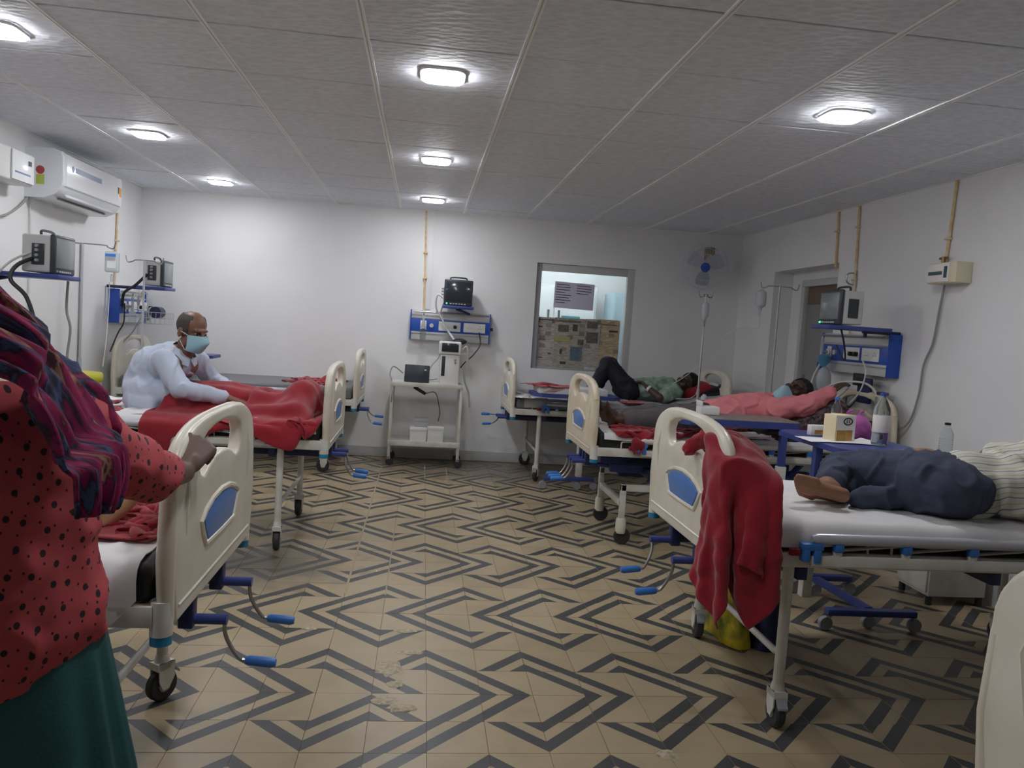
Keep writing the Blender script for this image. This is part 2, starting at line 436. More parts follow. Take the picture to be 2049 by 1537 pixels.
# pale mortar seam that runs down the room, and the worn hole in the floor with cement lumps
seam = MB()
for (x0, y0, y1, wd) in ((OX - .2 * 2, 3.85, 7.3, .011), (OX - .2, 3.85, 5.2, .007), (OX, 6.8, 7.5, .008), (OX + .2, 6.6, 7.4, .008)):
    seam.box(x0 - wd / 2, x0 + wd / 2, y0, y1, -.004, .0012)
seam.build('mortar_seam', 'grout_pale', fl)
def lump(name, cx, cy, rx, ry, h, seed, m):
    r = random.Random(seed); n = 14; V = [(cx, cy, h)]; F = []
    for ring, (k, z) in enumerate(((.45, h * .9), (.8, h * .5), (1.0, .0006))):
        for a in range(n):
            t = 2 * math.pi * a / n; s_ = k * (1 + r.uniform(-.22, .22))
            V.append((cx + rx * s_ * math.cos(t), cy + ry * s_ * math.sin(t), z * (1 + r.uniform(-.3, .3)) if ring < 2 else z))
    for a in range(n):
        b_ = (a + 1) % n; F.append((0, 1 + a, 1 + b_))
        for ring in range(2):
            F.append((1 + ring * n + a, 1 + (ring + 1) * n + a, 1 + (ring + 1) * n + b_, 1 + ring * n + b_))
    return MB().add(V, F).build(name, m, fl)
for k, a in enumerate([(-.055, 3.02, .055, .075, .006), (-.03, 2.885, .03, .035, .005), (-.06, 2.76, .045, .04, .004), (-.0, 2.70, .05, .03, .006), (.02, 3.17, .06, .02, .004), (.0, 3.40, .05, .022, .004), (.88, 2.40, .04, .03, .005), (-.42, 3.41, .04, .02, .004)]):
    lump('cement_patch', *a, 20 + k, 'plaster_patch')

# ================================================================== ceiling (2 ft lay-in tiles on a tee grid)
cl = struct(MB().box(XL - .1, XR + .1, YF - .1, YB + .1, ZC + .012, ZC + .1).build('ceiling', 'ceiling_slab'))
GX, GY, G0X, G0Y = .618, .608, .3335, 2.603
xs = [G0X + GX * k for k in range(-6, 7)]; ys = [G0Y + GY * k for k in range(-8, 11)]
xs = [XL] + [x for x in xs if XL + .05 < x < XR - .05] + [XR]; ys = [YF] + [y for y in ys if YF + .05 < y < YB - .05] + [YB]
cache = {}
for a, b in zip(xs[:-1], xs[1:]):
    for c, d in zip(ys[:-1], ys[1:]):
        key = (round(b - a, 3), round(d - c, 3))
        if key not in cache:
            sx, sy = (b - a) / 2 - .005, (d - c) / 2 - .005
            cache[key] = MB().box(-sx, sx, -sy, sy, 0, .012, .003, seg=1).mesh('ceiling_tile', 'ceiling_tile')
        o = obj_from_mesh('ceiling_tile', cache[key], cl, ((a + b) / 2, (c + d) / 2, ZC + rnd.uniform(-.0015, .001)))
for x in xs[1:-1]:
    g = MB(); g.box(x - .012, x - .003, YF, YB, ZC - .005, ZC + .012); g.box(x + .003, x + .012, YF, YB, ZC - .005, ZC + .012); g.box(x - .004, x + .004, YF, YB, ZC + .002, ZC + .012)
    g.build('grid_bar', 'ceiling_bar', cl)
for x0, side in ((XL, 1), (XR, -1)):
    MB().box(x0, x0 + side * .022, YF, YB, ZC - .004, ZC + .01).build('edge_trim', 'ceiling_bar', cl)
MB().box(XL, XR, YB - .022, YB, ZC - .004, ZC + .01).build('edge_trim', 'ceiling_bar', cl)

# ceiling LED panels
def led(x, y, label, size=.088):
    t = thing('ceiling_light', label, 'light', (x, y, ZC - .001), 0, 'square LED ceiling panels')
    n = 6; r = .045
    def rr(s_, r_):
        out = []
        for (cx, cy, a0) in ((s_ - r_, s_ - r_, 0), (-s_ + r_, s_ - r_, 90), (-s_ + r_, -s_ + r_, 180), (s_ - r_, -s_ + r_, 270)):
            for k in range(n + 1):
                a = math.radians(a0 + 90 * k / n); out.append((cx + r_ * math.cos(a), cy + r_ * math.sin(a)))
        return out
    f = MB(); o_, i_ = rr(size + .01, r + .006), rr(size, r); N = len(o_)
    V = [(x_, y_, 0) for x_, y_ in o_] + [(x_, y_, -.012) for x_, y_ in o_] + [(x_, y_, -.012) for x_, y_ in i_] + [(x_, y_, 0) for x_, y_ in i_]
    F = [(k * N + a, k * N + (a + 1) % N, ((k + 1) % 4) * N + (a + 1) % N, ((k + 1) % 4) * N + a) for k in range(4) for a in range(N)]
    f.add(V, F).build('frame', 'white_plastic', t)
    MB().prism(i_, -.0205, -.002, 'z').build('diffuser', 'led', t)
for a in [(-1.805, 3.53, 'lit LED ceiling panel at the left edge of the photo'), (-1.82, 5.36, 'lit LED ceiling panel nearest the air conditioner'), (-1.805, 7.09, 'lit LED ceiling panel in the far left corner of the ceiling'),
          (.022, 3.545, 'largest lit LED ceiling panel in the middle row'), (.022, 5.36, 'second lit LED ceiling panel of the middle row'), (.022, 7.09, 'lit LED ceiling panel above the wall monitor, farthest in the middle row'),
          (1.885, 3.53, 'lit LED ceiling panel on the right above the patient in striped shirt'),
          (-1.805, 1.70, 'lit LED ceiling panel behind the viewer on the left'), (.022, 1.70, 'lit LED ceiling panel behind the viewer in the middle')]:
    led(*a)

# ================================================================== walls
WX0, WX1, WZ0, WZ1 = 1.10, 2.115, .975, 2.04           # window opening in the back wall
wb = MB(); T = .13
wb.box(XL - .1, WX0, YB, YB + T, 0, ZC + .05); wb.box(WX1, XR + .6, YB, YB + T, 0, ZC + .05); wb.box(WX0, WX1, YB, YB + T, 0, WZ0); wb.box(WX0, WX1, YB, YB + T, WZ1, ZC + .05)
struct(wb.build('wall_back', 'wall_paint'))
struct(MB().box(XL - .12, XL, YF, YB + .1, 0, ZC + .05).build('wall_left', 'wall_paint'))
struct(MB().box(XL - .1, XR + .6, YF - .12, YF, 0, ZC + .05).build('wall_front', 'wall_paint'))
DY0, DY1, DZ = 5.90, 7.04, 2.05                         # door recess in the right wall
wr = MB(); TR_ = .24
wr.box(XR, XR + TR_, YF, DY0, 0, ZC + .05); wr.box(XR, XR + TR_, DY1, YB + .1, 0, ZC + .05); wr.box(XR, XR + TR_, DY0, DY1, DZ, ZC + .05)
struct(wr.build('wall_right', 'wall_paint'))
struct(MB().box(XR + TR_ - .0, XR + TR_ + .08, DY0 - .2, DY1 + .2, 0, DZ + .2).build('wall_outer', 'wall_dado'))
# pale pilaster strip on the back wall behind the centre pipe, and a grey strip on the left wall standing for the drip stand's pole
struct(MB().box(.0, .055, YB - .012, YB, 1.5, ZC, .003).build('trim_1', 'wall_paint'))
struct(MB().box(XL, XL + .012, 6.535, 6.555, 0, 1.80).build('pole_strip', 'cable_grey'))
struct(MB().box(XL, XR, YB - .010, YB, 0, .10, .003).build('baseboard_back', 'skirting'))
# window: aluminium frame, glass; notices taped on the glass
win = MB(); y0, y1 = YB + .02, YB + .075
win.box(WX0, WX0 + .055, y0, y1, WZ0, WZ1, .004); wn = struct(win.build('window_1', 'alu'))
MB().box(WX1 - .075, WX1 - .001, y0 - .01, y1, WZ0 + .001, WZ1 - .001, .004).build('right_jamb', 'door_frame', wn); MB().box(WX0 + .056, WX1 - .076, y0, y1, WZ1 - .075, WZ1 - .001, .004).build('head_rail', 'door_frame', wn); MB().box(WX0 + .056, WX1 - .076, y0, y1, WZ0 + .001, WZ0 + .018, .004).build('sill_rail', 'alu', wn)
MB().box(WX0 + .056, WX1 - .076, YB + .052, YB + .056, WZ0 + .018, WZ1 - .075).build('pane', 'glass', wn)
def sheetp(name, x0, x1, z0, z1, m, label, cat='newspaper', group='newspapers taped over the window', dy=0.0, tilt=0.0):
    n = 8; V = []; F = []
    for i in range(n + 1):
        for j in range(n + 1):
            u, v = i / n, j / n
            V.append(((u - .5) * (x1 - x0), .0015 * math.sin(6 * u + 3 * v + x0 * 9), (v - .5) * (z1 - z0)))
    k = len(V)
    V += [(a, b + .0012, c) for a, b, c in V]
    for i in range(n):
        for j in range(n):
            q = i * (n + 1) + j; F.append((q, q + 1, q + n + 2, q + n + 1)); F.append((k + q, k + q + n + 1, k + q + n + 2, k + q + 1))
    o = MB().add(V, F).build(name, m, loc=((x0 + x1) / 2, YB + .046 + dy, (z0 + z1) / 2)); o.rotation_euler.y = tilt
    tag(o, label, cat, group)
    return o
npa = sheetp('newspaper', 1.155, 1.35, .99, 1.50, 'news_a', 'grey newspaper sheet on the left of the covered window')
npb = sheetp('newspaper', 1.325, 1.66, .985, 1.505, 'news_b', 'wide newspaper sheet in the middle of the window with dark pictures', dy=-.004)
npc = sheetp('newspaper', 1.64, 1.80, 1.02, 1.51, 'news_a', 'narrow newspaper sheet on the window beside the yellowed one', dy=-.007)
npd = sheetp('newspaper', 1.78, 2.005, 1.0, 1.515, 'news_c', 'yellowed newspaper sheet on the right of the window', dy=-.003)
mat('print_grey', (112, 106, 102), .8, var=.4, vscale=40); mat('print_dark', (74, 70, 68), .8); mat('print_blue', (104, 122, 138), .8, var=.3, vscale=30); mat('print_olive', (166, 160, 108), .8)
for np_, rs_ in ((npa, ((-.09, -.05, .15, .165, 'print_dark'), (-.08, -.01, .02, .035, 'print_grey'), (.02, .05, -.12, -.105, 'print_dark'), (-.09, .06, .225, .235, 'print_dark'), (-.08, -.03, -.16, -.15, 'print_grey'))),
                (npb, ((-.13, -.02, .12, .19, 'print_grey'), (.02, .07, .13, .20, 'print_dark'), (-.16, .0, .02, .07, 'print_olive'), (.01, .13, -.17, -.03, 'print_blue'), (.08, .14, .0, .05, 'print_grey'), (-.09, -.03, -.21, -.185, 'print_dark'), (-.10, -.08, -.11, -.06, 'print_dark'), (-.15, .10, .22, .235, 'print_grey'))),
                (npc, ((-.06, .06, .0, .11, 'print_grey'), (-.06, .05, .15, .22, 'print_grey'))), (npd, ((.0, .09, .13, .15, 'print_dark'), (-.08, .08, .20, .21, 'print_grey'), (-.02, .05, -.14, -.13, 'print_grey')))):
    for (a_, b2, c2, d2, m_) in rs_: MB().box(a_, b2, -.0045, -.0035, c2, d2).build('printed_picture', m_, np_)
nt_ = sheetp('notice_paper', 1.30, 1.71, 1.60, 1.865, 'paper', 'lilac paper notice with lines of writing taped on the window glass', 'notice', None, dy=-.002, tilt=.02)
wl = MB(); r_ = random.Random(5)
for k in range(8):
    z = .105 - k * .026
    wl.box(-.19, -.19 + r_.uniform(.09, .16), -.0035, -.0025, z - .003, z + .003)
    if k < 4: wl.box(.02, .02 + r_.uniform(.09, .16), -.0035, -.0025, z - .003, z + .003)
wl.build('handwriting', 'ink', nt_)
# the room seen through the window: lit, with cupboards
for nm, bx_ in (('wall_next_back', (.4, 3.2, 9.9, 10, 0, 2.9)), ('wall_next_left', (.3, .4, YB + T, 10, 0, 2.9)), ('wall_next_right', (3.2, 3.3, YB + T, 10, 0, 2.9)), ('ceiling_next_room', (.3, 3.3, YB + T, 10, 2.8, 2.9)), ('floor_next_room', (.3, 3.3, YB + T, 10, -.05, 0))):
    struct(MB().box(*bx_).build(nm, 'wall_paint'))
t = thing('wall_cupboard', 'white cupboard doors seen through the window behind the notice', 'cupboard', (1.55, 9.6, 0))
MB().box(-.5, .55, -.1, .29, .9, 1.93, .006).build('body', 'white_plastic', t)
for k, x in enumerate((-.48, .03)):
    d_ = MB().box(x, x + .49, -.125, -.1, .93, 1.90, .006).build('door', 'paper_white', t)
    MB().box(x + (.42 if k == 0 else .04), x + (.445 if k == 0 else .065), -.14, -.124, 1.35, 1.62, .003).build('handle', 'ac_slot', d_)
t = thing('steel_cupboard', 'pale blue steel cupboard at the right of the window view', 'cupboard', (2.42, 9.3, 0))
MB().box(-.2, .45, -.2, .3, 0, 1.86, .008).build('body', 'cabinet_blue', t)
d_ = MB().box(-.18, .43, -.222, -.2, .06, 1.82, .006).build('door', 'cabinet_blue', t)
MB().box(.33, .35, -.24, -.221, 1.0, 1.12, .003).build('handle', 'steel', d_)
t = thing('teal_carton', 'small teal printed carton in the next room below the notice', 'box', (1.72, 9.15, 1.33)); MB().box(-.1, .1, -.07, .07, 0, .22, .004).build('carton_body', 'teal_print', t); MB().box(-.07, .03, -.0715, -.07, .05, .17).build('carton_label', 'paper_white', t)
t = thing('instrument_table', 'table in the next room under the teal carton', 'table', (1.6, 9.15, 0))
MB().box(-.5, .5, -.25, .2, 1.29, 1.33, .006).build('table_top', 'white_plastic', t)
for sx in (-.46, .46):
    for sy in (-.21, .16): MB().cyl((sx, sy, 0), (sx, sy, 1.29), .02).build('leg', 'paint_white', t)
t = thing('tube_light', 'tube light on the ceiling of the next room', 'light', (1.6, 8.8, 2.72)); MB().box(-.6, .6, -.03, .03, .03, .08, .006).build('batten', 'white_plastic', t)
mat('tube', (245, 250, 255), .4, emit=34.0); MB().cyl((-.58, 0, 0), (.58, 0, 0), .016).build('tube', 'tube', t)
# door in the recess of the right wall
xd = XR + TR_ - .055
df = MB(); df.box(xd - .03, xd + .05, DY1 - .30, DY1 - .242, 0, DZ - .142, .004); df.box(xd - .03, xd + .05, DY0 + .002, DY0 + .06, 0, DZ - .142, .004)
d1 = struct(df.build('door_1', 'door_frame'))
MB().box(xd - .03, xd + .05, DY0 + .002, DY1 - .242, DZ - .141, DZ - .082, .004).build('frame_head', 'door_frame', d1)
MB().box(xd + .002, xd + .05, DY1 - .241, DY1 - .001, 0, DZ - .001).build('side_infill', 'wall_paint', d1)
MB().box(xd + .002, xd + .05, DY0 + .002, DY1 - .242, DZ - .081, DZ - .001).build('top_infill', 'wall_paint', d1)
MB().box(xd + .01, xd + .045, DY0 + .06, DY1 - .30, .01, DZ - .30, .004).build('door_leaf', 'door_grey', d1)
MB().box(xd + .01, xd + .045, DY0 + .06, DY1 - .30, DZ - .30, DZ - .14, .002).build('transom', 'door_brown', d1)
h_ = MB(); h_.box(xd - .01, xd + .01, DY1 - .37, DY1 - .34, .98, 1.12, .003); h_.cyl((xd - .01, DY1 - .355, 1.06), (xd - .05, DY1 - .355, 1.06), .008); h_.cyl((xd - .05, DY1 - .36, 1.06), (xd - .05, DY1 - .48, 1.06), .008)
h_.build('door_handle', 'steel', d1)

# ================================================================== hospital beds
# local frame: origin on the floor under the middle of the foot panel's outer face, +x towards the head end
def arch(w2, z0, zs, za, k=1.0, n=10, wb=None):
    """closed outline of a bed end panel: straight sides up to zs, then an arch to za"""
    wb = wb or w2
    L = [(-wb, z0), (wb, z0), (w2, z0 + .18), (w2, zs)]
    for i in range(1, 2 * n):
        a = math.pi * i / (2 * n); c, s_ = math.cos(a), math.sin(a)
        L.append((w2 * math.copysign(abs(c) ** .62, c), zs + (za - zs) * abs(s_) ** .72))
    L.append((-w2, zs)); L.append((-w2, z0 + .18)); return L
def hand_hole():
    L = []
    top = [(.228, .950), (.236, .985), (.218, 1.014), (.16, 1.034), (.08, 1.045), (0, 1.048)]
    for p in top: L.append(p)
    for p in top[:-1][::-1]: L.append((-p[0], p[1]))
    L += [(-.212, .930), (-.18, .922), (-.15, .930), (-.12, .944), (-.07, .957), (0, .961), (.07, .957), (.12, .944), (.15, .930), (.18, .922), (.212, .930)]
    return L
def shield(s_=1.0):
    P = [(-.178, .797), (-.145, .815), (-.08, .831), (0, .837), (.08, .831), (.145, .815), (.178, .797), (.160, .765), (.135, .733), (.0, .731), (-.135, .733), (-.160, .765)]
    return [(a * s_, .78 + (b - .78) * s_) for a, b in P]
def end_panel(t, x, out, m, name):
    """out = -1 panel faces -x, +1 faces +x"""
    p = plate(name, [arch(.432, .592, .90, 1.083, wb=.395), hand_hole()], .010, .010, m, parent=t, loc=(x, 0, 0), res=3)
    # rounded grip along the arch, moulded side flutes, raised rim of the blue window
    g = MB(); A = arch(.418, .592, .905, 1.069)
    g.tube([(0, a, b) for a, b in A[3:-2]], .0195, 10)
    g.build('arch_grip', m, p)
    for sy in (-1, 1):
        f = MB(); f.tube([(0, sy * .415, .61), (0, sy * .428, .76), (0, sy * .418, .905)], [.020, .0225, .0215], 10); f.build('side_moulding', m, p)
        f = MB(); f.tube([(out * .017, sy * .335, .80), (out * .02, sy * .345, .90), (out * .014, sy * .32, .985)], [.004, .011, .005], 8); f.build('flute', m, p)
    r = MB(); S = shield(1.16); r.tube([(out * .018, a, b) for a, b in S], .010, 8, closed=True); r.build('window_rim', m, p)
    b_ = plate('blue_window', [shield(1.0)], .003, .002, 'insert_blue', parent=p, loc=(out * .0195, 0, 0))
    f = MB(); f.tube([(out * .018, -.385, .635), (out * .018, .385, .635)], .006, 6); f.build('base_groove', m, p)
    return p
def caster(t, x, y, parent, top, brake=True, yaw=0.0, dark=False):
    """fork and wheel under a leg that ends at height top"""
    R_ = Matrix.Rotation(yaw, 3, 'Z'); wr = .056
    def P(v): q = R_ @ Vector(v); return (q.x + x, q.y + y, q.z)
    f = MB(); f.cyl((x, y, top - .005), (x, y, top - .03), .021, .026, 14)
    for s_ in (-1, 1):
        V = [P((a, s_ * .021, z)) for a, z in ((-.030, top - .03), (.030, top - .03), (.026, .075), (.012, .045), (-.012, .045), (-.034, .085))]
        V2 = [P((a, s_ * .026, z)) for a, z in ((-.030, top - .03), (.030, top - .03), (.026, .075), (.012, .045), (-.012, .045), (-.034, .085))]
        n = 6; f.add(V + V2, [list(range(n)), [n + k for k in range(n)][::-1]] + [(k, (k + 1) % n, n + (k + 1) % n, n + k) for k in range(n)])
    V = [P((a, b, z)) for z in (top - .03, top - .055) for a, b in ((-.032, -.026), (.032, -.026), (.034, .026), (-.034, .026))]
    f.add(V, [(0, 1, 2, 3), (4, 7, 6, 5), (0, 4, 5, 1), (1, 5, 6, 2), (2, 6, 7, 3), (3, 7, 4, 0)])
    f.build('caster_fork', 'paint_white', parent)
    wv = MB(); wv.lathe([(.012, -.017), (wr - .006, -.017), (wr, -.010), (wr, .010), (wr - .006, .017), (.012, .017)], (0, 0, 0), 22, 'y')
    wheel = MB(); wheel.add([P((a, b, c + wr)) for a, b, c in wv.v], wv.f); wheel.build('wheel', 'rubber', parent)
    hb = MB(); hv = MB().lathe([(.004, -.0195), (.022, -.0195), (.022, .0195), (.004, .0195)], (0, 0, 0), 14, 'y'); hb.add([P((a, b, c + wr)) for a, b, c in hv.v], hv.f); hb.build('hub', 'wheel_grey', parent)
    if brake:
        p = MB(); V = [P(v) for v in ((-.06, -.018, .085), (-.06, .018, .085), (-.02, .018, .125), (-.02, -.018, .125), (-.06, -.018, .093), (-.06, .018, .093), (-.02, .018, .133), (-.02, -.018, .133))]
        p.add(V, [(0, 1, 2, 3), (4, 7, 6, 5), (0, 4, 5, 1), (1, 5, 6, 2), (2, 6, 7, 3), (3, 7, 4, 0)]); p.build('brake_pedal', 'wheel_grey', parent)
def crank(t, y, ang, handle_dir=-1, z=.53, m_rod='steel', reach=.0):
    """blue sleeve under the foot panel, bent steel arm, blue grip; ang = arm angle about x (0 = straight down)"""
    x0 = .03; c = MB(); c.cyl((x0, y, z), (-.075 - reach, y, z), .0145)
    k = c.build('crank', 'blue_steel', t)
    d = Vector((0, math.sin(ang), -math.cos(ang)))
    e = Vector((-.066 - reach, y, z)); a = MB()
    p = spline([e + Vector((.012, 0, 0)), e, e + d * .045 + Vector((-.004, 0, 0)), e + d * .085 + Vector((-.02, 0, 0)), e + d * .118 + Vector((-.042, 0, 0)), e + d * .124 + Vector((-.058, 0, 0))], 5)
    a.tube(p, .0058, 8); a.build('crank_arm', m_rod, k)
    g = MB(); q = p[-1]; g.tube([q, q + Vector((-.010, 0, 0)), q + Vector((-.07, d.y * .006, d.z * .006)), q + Vector((-.082, d.y * .006, d.z * .006))], [.0105, .0135, .0145, .011], 12); g.build('crank_grip', 'blue_grip', k)
    br = MB(); br.box(.01, .05, y - .022, y + .022, z - .022, z + .06, .005); br.build('crank_bracket', 'navy_steel', k)
def side_rail(t, sy, drop=True, x0=.34, x1=1.78, m='rail_grey', tight=False):
    """collapsing guard rail folded down along one side"""
    y = sy * .462; r = MB(); r.tube([(x0 - .02, y, .706), (x0, y, .708), (x1, y, .708), (x1 + .02, y, .706)], [.012, .0195, .0195, .012], 12)
    k = r.build('guard_rail', m, t)
    l = MB(); l.box(x0 - .02, x1, y - .014, y + .006, .612, .650, .004); l.build('rail_base', 'paint_white', k)
    n = 6
    for i in range(n):
        x = x0 + .08 + (x1 - x0 - .16) * i / (n - 1)
        b_ = MB(); b_.box(x - .017, x + .017, y - .015, y + .014, .662, .694, .006); b_.build('rail_clip', 'blue_grip', k)
        p = MB(); p.box(x - .014, x + .014, y - .008, y + .011, .640, .665, .002); p.cyl((x, y + sy * .009, .653), (x, y + sy * .0135, .653), .005, n=8); p.build('rail_bracket', 'paint_white', k)
        if i < n - 1:
            s_ = MB(); s_.tube([(x, y - sy * .004, .668), (x + (x1 - x0 - .16) / (n - 1) - .02, y - sy * .004, .690)], .006, 6); s_.build('rail_link', 'steel', k)
    e = MB(); e.box(x0 - .06, x0 + .02, y - .02, y + .012, .668, .694, .006); e.box(x0 - .055, x0 - .03, y - .02, y + .012, .628, .672, .004); e.box(x0 - .015, x0 + .012, y - .02, y + .012, .625, .672, .004); e.build('rail_latch', 'blue_grip', k)
    e = MB(); e.box(x0 - .10, x0 - .062, y - .012, y + .004, .648, .672, .003); e.build('release_knob', 'blanket', k)
def bed(name, label, loc, rz, m='cream', cranks=((-.14, .3), (.16, -.3)), rails=(-1, 1), icu=False, yaws=(1.4, 1.7), group='manual hospital beds'):
    t = thing(name, label, 'bed', loc, rz, group); Lb = 2.06
    end_panel(t, .022, -1, m, 'foot_panel'); end_panel(t, Lb - .022, 1, m, 'head_panel')
    for sy in (-1, 1):
        MB().box(.045, Lb - .045, sy * .43 - .014, sy * .43 + .014, .598, .652, .004).build('side_beam', 'paint_white', t)
    for x in (.06, Lb - .06): MB().box(x - .018, x + .018, -.43, .43, .600, .648, .004).build('end_beam', 'paint_white', t)
    for x in (.03, Lb - .03):
        for sy in (-1, 1):
            p = MB().cyl((x, sy * .418, .575), (x, sy * .418, .66), .027, n=18).build('corner_socket', 'paint_white', t)
            MB().cyl((x, sy * .418, .552), (x, sy * .418, .577), .026, n=18).build('socket_cap', 'cap_blue', p)
    for i in range(4):
        x = .10 + i * .47; MB().box(x, x + .455, -.40, .40, .632, .648, .004).build('deck_section', 'deck', t)
    for y, a in cranks: crank(t, y, a)
    if not icu:
        for y in (-.14, .16):
            MB().box(.05, 1.05, y - .02, y + .02, .515, .56, .004).build('drive_beam', 'navy_steel', t)
        MB().box(.30, .34, -.42, .42, .545, .60, .004).build('cross_beam', 'navy_steel', t); MB().box(1.05, 1.09, -.42, .42, .545, .60, .004).build('cross_beam', 'navy_steel', t)
        for x in (.275, 1.79):
            for sy in (-1, 1):
                l = MB().cyl((x, sy * .405, .60), (x, sy * .405, .165), .0195, n=14).build('leg', 'paint_white', t)
                caster(t, x, sy * .405, l, .17, yaw=yaws[0 if sy < 0 else 1] if x < 1 else 1.2 + sy * .4)
            b_ = MB(); b_.tube([(x, -.405, .285), (x, -.36, .262), (x, .36, .262), (x, .405, .285)], .013, 10); b_.build('leg_brace', 'paint_white', t)
    else:
        # height-adjustable carriage: low frame on four casters, lifting links, three cranks
        for sy in (-1, 1): MB().box(.25, 1.82, sy * .31 - .018, sy * .31 + .018, .355, .400, .004).build('carriage_beam', 'paint_white', t)
        for x in (.268, 1.80): MB().box(x - .018, x + .018, -.31, .31, .250, .290, .004).build('carriage_tie', 'paint_white', t)
        for x in (.268, 1.80):
            for sy in (-1, 1):
                l = MB().box(x - .018, x + .018, sy * .31 - .018, sy * .31 + .018, .165, .40, .003).build('leg', 'paint_white', t)
                s_ = MB().lathe([(.030, .075), (.034, .085), (.034, .16), (.028, .175)], (x, sy * .31, 0), 16).build('caster_shroud', 'cream', l)
                wv = MB().lathe([(.012, -.013), (.050, -.015), (.055, -.008), (.055, .008), (.050, .015), (.012, .013)], (0, 0, 0), 20, 'y'); wh = MB().add([(a + x + .012, b + sy * .31, c + .055) for a, b, c in wv.v], wv.f); wh.build('wheel', 'rubber', l)
        for sy in (-1, 1):
            for x0, x1 in ((.45, .62), (1.35, 1.52)):
                MB().tube([(x0, sy * .26, .40), (x1, sy * .26, .60)], .022, 8).build('lift_link', 'blue_steel', t)
        MB().box(.20, 1.6, -.20, -.14, .455, .51, .005).build('drive_beam', 'blue_steel', t); MB().box(.20, 1.6, .10, .16, .455, .51, .005).build('drive_beam', 'blue_steel', t); MB().box(.30, 1.7, -.05, .02, .40, .46, .005).build('drive_beam', 'navy_steel', t)
        MB().box(.42, .50, -.33, .33, .44, .50, .005).build('cross_beam', 'navy_steel', t)
        MB().tube([(.04, -.14, .60), (.04, -.14, .50), (.3, -.14, .48)], .016, 8).build('crank_hanger', 'blue_steel', t)
    for sy in rails: side_rail(t, sy, m='paint_white' if icu else 'rail_grey')
    for x in (.20, .55, 1.5):
        for sy in (-1, 1):
            h = MB(); h.tube(spline([(x, sy * .432, .645), (x, sy * .432, .685), (x + .015, sy * .432, .695), (x + .075, sy * .432, .695), (x + .09, sy * .432, .685), (x + .09, sy * .432, .645)], 3), .005, 6); h.build('mattress_stop', 'paint_white', t)
    return t
BED = dict(
    L1=((-.56, 2.345), math.pi), L2=((-.50, 4.975), math.pi), L3=((-.535, 7.34), math.pi),
    R0=((1.0, .785), 0.0), R1=((1.065, 3.0), 0.0), R2=((1.09, 5.24), 0.0), R3=((.81, 7.345), 0.0))
def bl(k, p):
    (x, y), a = BED[k]; c, s_ = math.cos(a), math.sin(a); return (x + p[0] * c - p[1] * s_, y + p[0] * s_ + p[1] * c, p[2])
def mkbed(k, label, **kw): return bed('hospital_bed', label, (BED[k][0][0], BED[k][0][1], 0), BED[k][1], **kw)
mkbed('L1', 'cream hospital bed on the left whose arched end panel the standing woman grips', cranks=((-.11, -.15), (.20, -.15)), yaws=(.95, 1.5))
mkbed('L2', 'cream hospital bed the masked man sits on', cranks=((.0, .25), (.15, .25)), yaws=(1.5, 1.65))
mkbed('L3', 'cream hospital bed along the back wall with a bare grey mattress', cranks=((-.02, -.9), (.06, .35)), yaws=(.3, .2))
mkbed('R0', 'cream hospital bed whose end panel is cut off at the bottom right of the photo', cranks=((-.1, 0), (.2, 0)))
mkbed('R1', 'cream hospital bed with a red blanket hung over its end panel', cranks=((.12, -.45), (-.17, .05)), yaws=(1.52, 1.45))
mkbed('R2', 'height-adjustable hospital bed with old ivory panel and light blue crank grips', m='cream_old', icu=True, cranks=((-.25, .15), (-.16, .1), (-.06, .05)))
mkbed('R3', 'cream hospital bed under the window at the back wall', cranks=((.05, 1.5), (-.1, .9)), yaws=(1.15, .15))

